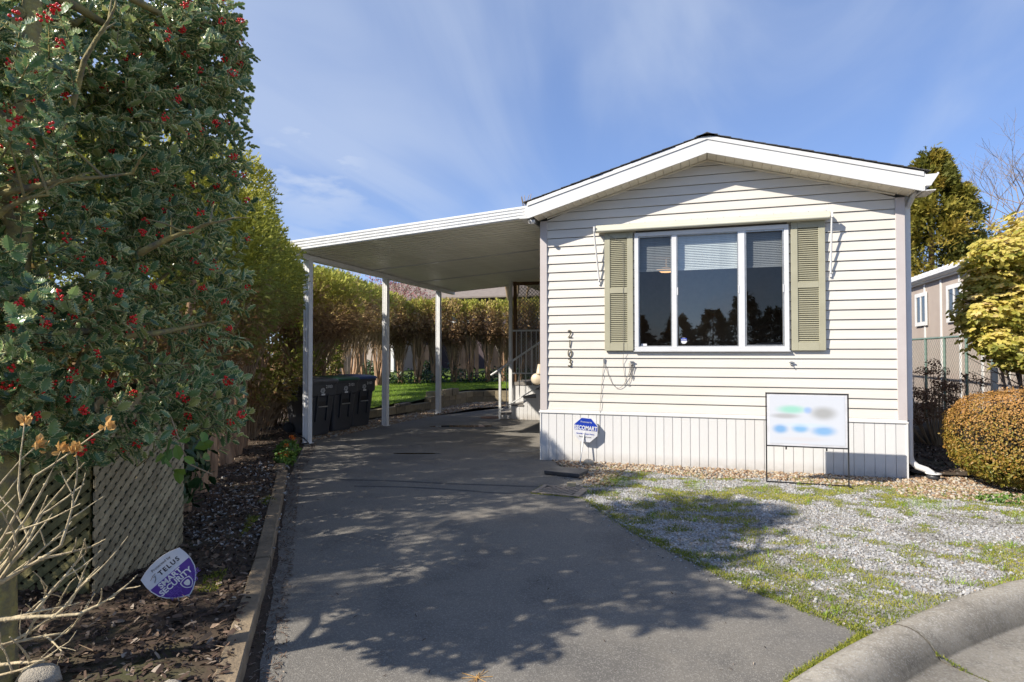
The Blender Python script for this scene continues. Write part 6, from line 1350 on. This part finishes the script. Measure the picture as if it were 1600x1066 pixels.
# ------------------------------------------------------------------ house behind the back hedge
hb = empty('back_house', (-11, 32, .4), 'low dark-walled house with pale brown roof behind the back hedge', 'house')
MB().box(-19, -5, 30.5, 38, .2, 4.55).build('wall', M_darkwood, hb)
q = MB(); q.add([(-20, 29.9, 4.5), (-4.4, 29.9, 4.5), (-4.4, 34.2, 5.9), (-20, 34.2, 5.9), (-20, 38.6, 4.5), (-4.4, 38.6, 4.5), (-20, 29.9, 4.42), (-4.4, 29.9, 4.42), (-20, 38.6, 4.42), (-4.4, 38.6, 4.42)], [(0, 1, 2, 3), (3, 2, 5, 4), (0, 6, 7, 1), (6, 8, 9, 7), (1, 7, 9, 5, 2), (0, 3, 4, 8, 6), (4, 5, 9, 8)]); q.build('roof', M_backroof, hb)
for x0_ in (-13.2, -9.3, -16.4):
    q = MB(); ring(q, x0_, x0_ + 1.25, 3.15, 4.3, .08, 30.42, 30.5); w_ = q.build('window', M_white, hb); MB().box(x0_ + .08, x0_ + 1.17, 30.45, 30.48, 3.23, 4.22).build('pane', M_darkglass, w_)
hb2 = empty('shed', (-16.2, 27, .5), 'pale shed with white trim glimpsed through the blossom behind the hedge', 'shed')
MB().box(-18.5, -14.2, 26.2, 29.2, .3, 3.9).build('wall', M_nwall, hb2); q = MB(); q.prism([(-18.7, 3.9), (-14.0, 3.9), (-14.0, 4.1), (-16.35, 4.7), (-18.7, 4.1)], 'y', 26.0, 29.4); q.build('roof', M_backroof, hb2)
MB().box(-14.35, -14.15, 26.1, 26.2, .3, 3.9).build('trim_board', M_white, hb2)
# board fence behind the back cedars
bf_ = empty('board_fence', (-8, 24, .5), 'broken dark board fence glimpsed between the trunks of the back hedge', 'fence')
M_old = nm('old_board', col=(.13, .10, .085), col2=(.06, .048, .04), scale=3, rough=.9, rnd=.3)
bm_ = MB().box(-.075, .075, 0, .02, 0, 1.35).mesh('board', M_old)
a_ = Vector(cf(-6.3, 22.3)); c_ = Vector(cf(2.2, 24.0)); nn = 56
for i in range(nn):
    if i % 9 not in (0, 1, 2, 5): continue
    p = a_.lerp(c_, i / (nn - 1)); o = link('board', bm_, bf_); o.location = (p.x + 8, p.y - 24, float(lawnz(p.x, p.y)) - .5 + random.uniform(-.02, .02)); o.rotation_euler.z = math.atan2(c_.y - a_.y, c_.x - a_.x)
for i, (u, d) in enumerate(((-5.2, 22.2), (-3.0, 22.6), (.2, 23.0))):
    x, y = cf(u, d); o = link('shade_plant', leafball((x, y, .85), (.5, .3, .4), 500, M_ivy, .10, 'sp', up=.4)); tag(o, ('leftmost', 'middle', 'rightmost')[i] + ' of the dark leafy shrubs growing at the foot of the back hedge', 'shrub', 'leafy shrubs under the back hedge')
# far treeline, low
for i, (u, d, h) in enumerate(((-40, 62, 7), (-30, 66, 8), (-20, 70, 7), (8, 75, 9), (16, 70, 8), (26, 72, 9), (38, 66, 9), (50, 66, 10), (44, 58, 8))):
    x, y = cf(u, d); conifer(x, y, h, 3.2, 1100, M_darkconifer, 'far dark conifer on the skyline, ' + ORDN[i] + ' from the left', .8, 'far conifers on the skyline', seed=30 + i)

# ------------------------------------------------------------------ across the road, mirrored in the front window
for i, (x, y, h, r) in enumerate(((-12, -34, 4.5, 2.5), (-8.5, -36, 5.0, 2.6), (-5.2, -35, 4.4, 2.4), (-1.8, -33, 4.3, 2.4), (.8, -34, 4.8, 2.6), (3.2, -35, 6.2, 2.6), (5.6, -37, 5.0, 2.6), (9.5, -40, 5.2, 2.8), (13, -42, 5.6, 3), (-16, -38, 6, 3))):
    conifer(x, y, h, r, 2600, M_darkconifer, 'dark conifer across the road mirrored in the front window, ' + ORDN[i] + ' along', .42, 'dark conifers across the road', seed=50 + i, z0=.02)
# parked van across the road
vn = empty('parked_van', (2.2, -7.2, -.1), 'silver van parked on the road and mirrored in the front window', 'van')
def loft(name, secs, mat, parent, smooth=True):
    n = len(secs[0]); vs = sum(secs, []); fs = [(i * n + j, i * n + (j + 1) % n, (i + 1) * n + (j + 1) % n, (i + 1) * n + j) for i in range(len(secs) - 1) for j in range(n)] + [tuple(range(n - 1, -1, -1)), tuple(range((len(secs) - 1) * n, len(secs) * n))]
    return bev(MB().add(vs, fs, 0, smooth).build(name, mat, parent), .03)
def vsec(x, zl_, zm, zt, w): return [(x, -7.2 - w, zl_), (x, -7.2 - w * 1.03, zm), (x, -7.2 - w * .84, zt), (x, -7.2 + w * .84, zt), (x, -7.2 + w * 1.03, zm), (x, -7.2 + w, zl_)]
loft('body', [vsec(-.2, .35, .75, .9, .82), vsec(.1, .25, .8, 1.02, .9), vsec(1.1, .22, .95, 1.15, .93), vsec(4.55, .22, .98, 1.18, .93), vsec(4.75, .35, .9, 1.1, .88)], M_carpaint, vn)
loft('cabin', [vsec(1.0, 1.08, 1.1, 1.16, .86), vsec(1.9, 1.08, 1.3, 1.86, .86), vsec(4.3, 1.08, 1.3, 1.92, .86), vsec(4.72, 1.08, 1.2, 1.45, .84)], M_carpaint, vn)
for s in (-1, 1):
    for xx in ((1.75, 2.6), (2.7, 3.55), (3.65, 4.35)): MB().add([(xx[0], -7.2 + s * .892, 1.22), (xx[1], -7.2 + s * .892, 1.22), (xx[1] - .05, -7.2 + s * .80, 1.72), (xx[0] + .1, -7.2 + s * .80, 1.72)], [(0, 1, 2, 3)]).build('side_window', M_darkglass, vn)
    for xx in (.75, 3.75): MB().lathe((xx, -7.2 + s * .84, .22), [(0, -.1), (.30, -.1), (.33, -.06), (.33, .06), (.30, .1), (0, .1)], 24, M=Matrix.Rotation(R(90), 3, 'X')).build('wheel', M_tyre, vn)
    MB().obox((-.12, -7.2 + s * .62, .78), (.08, .28, .14)).build('headlight', M_signw, vn)
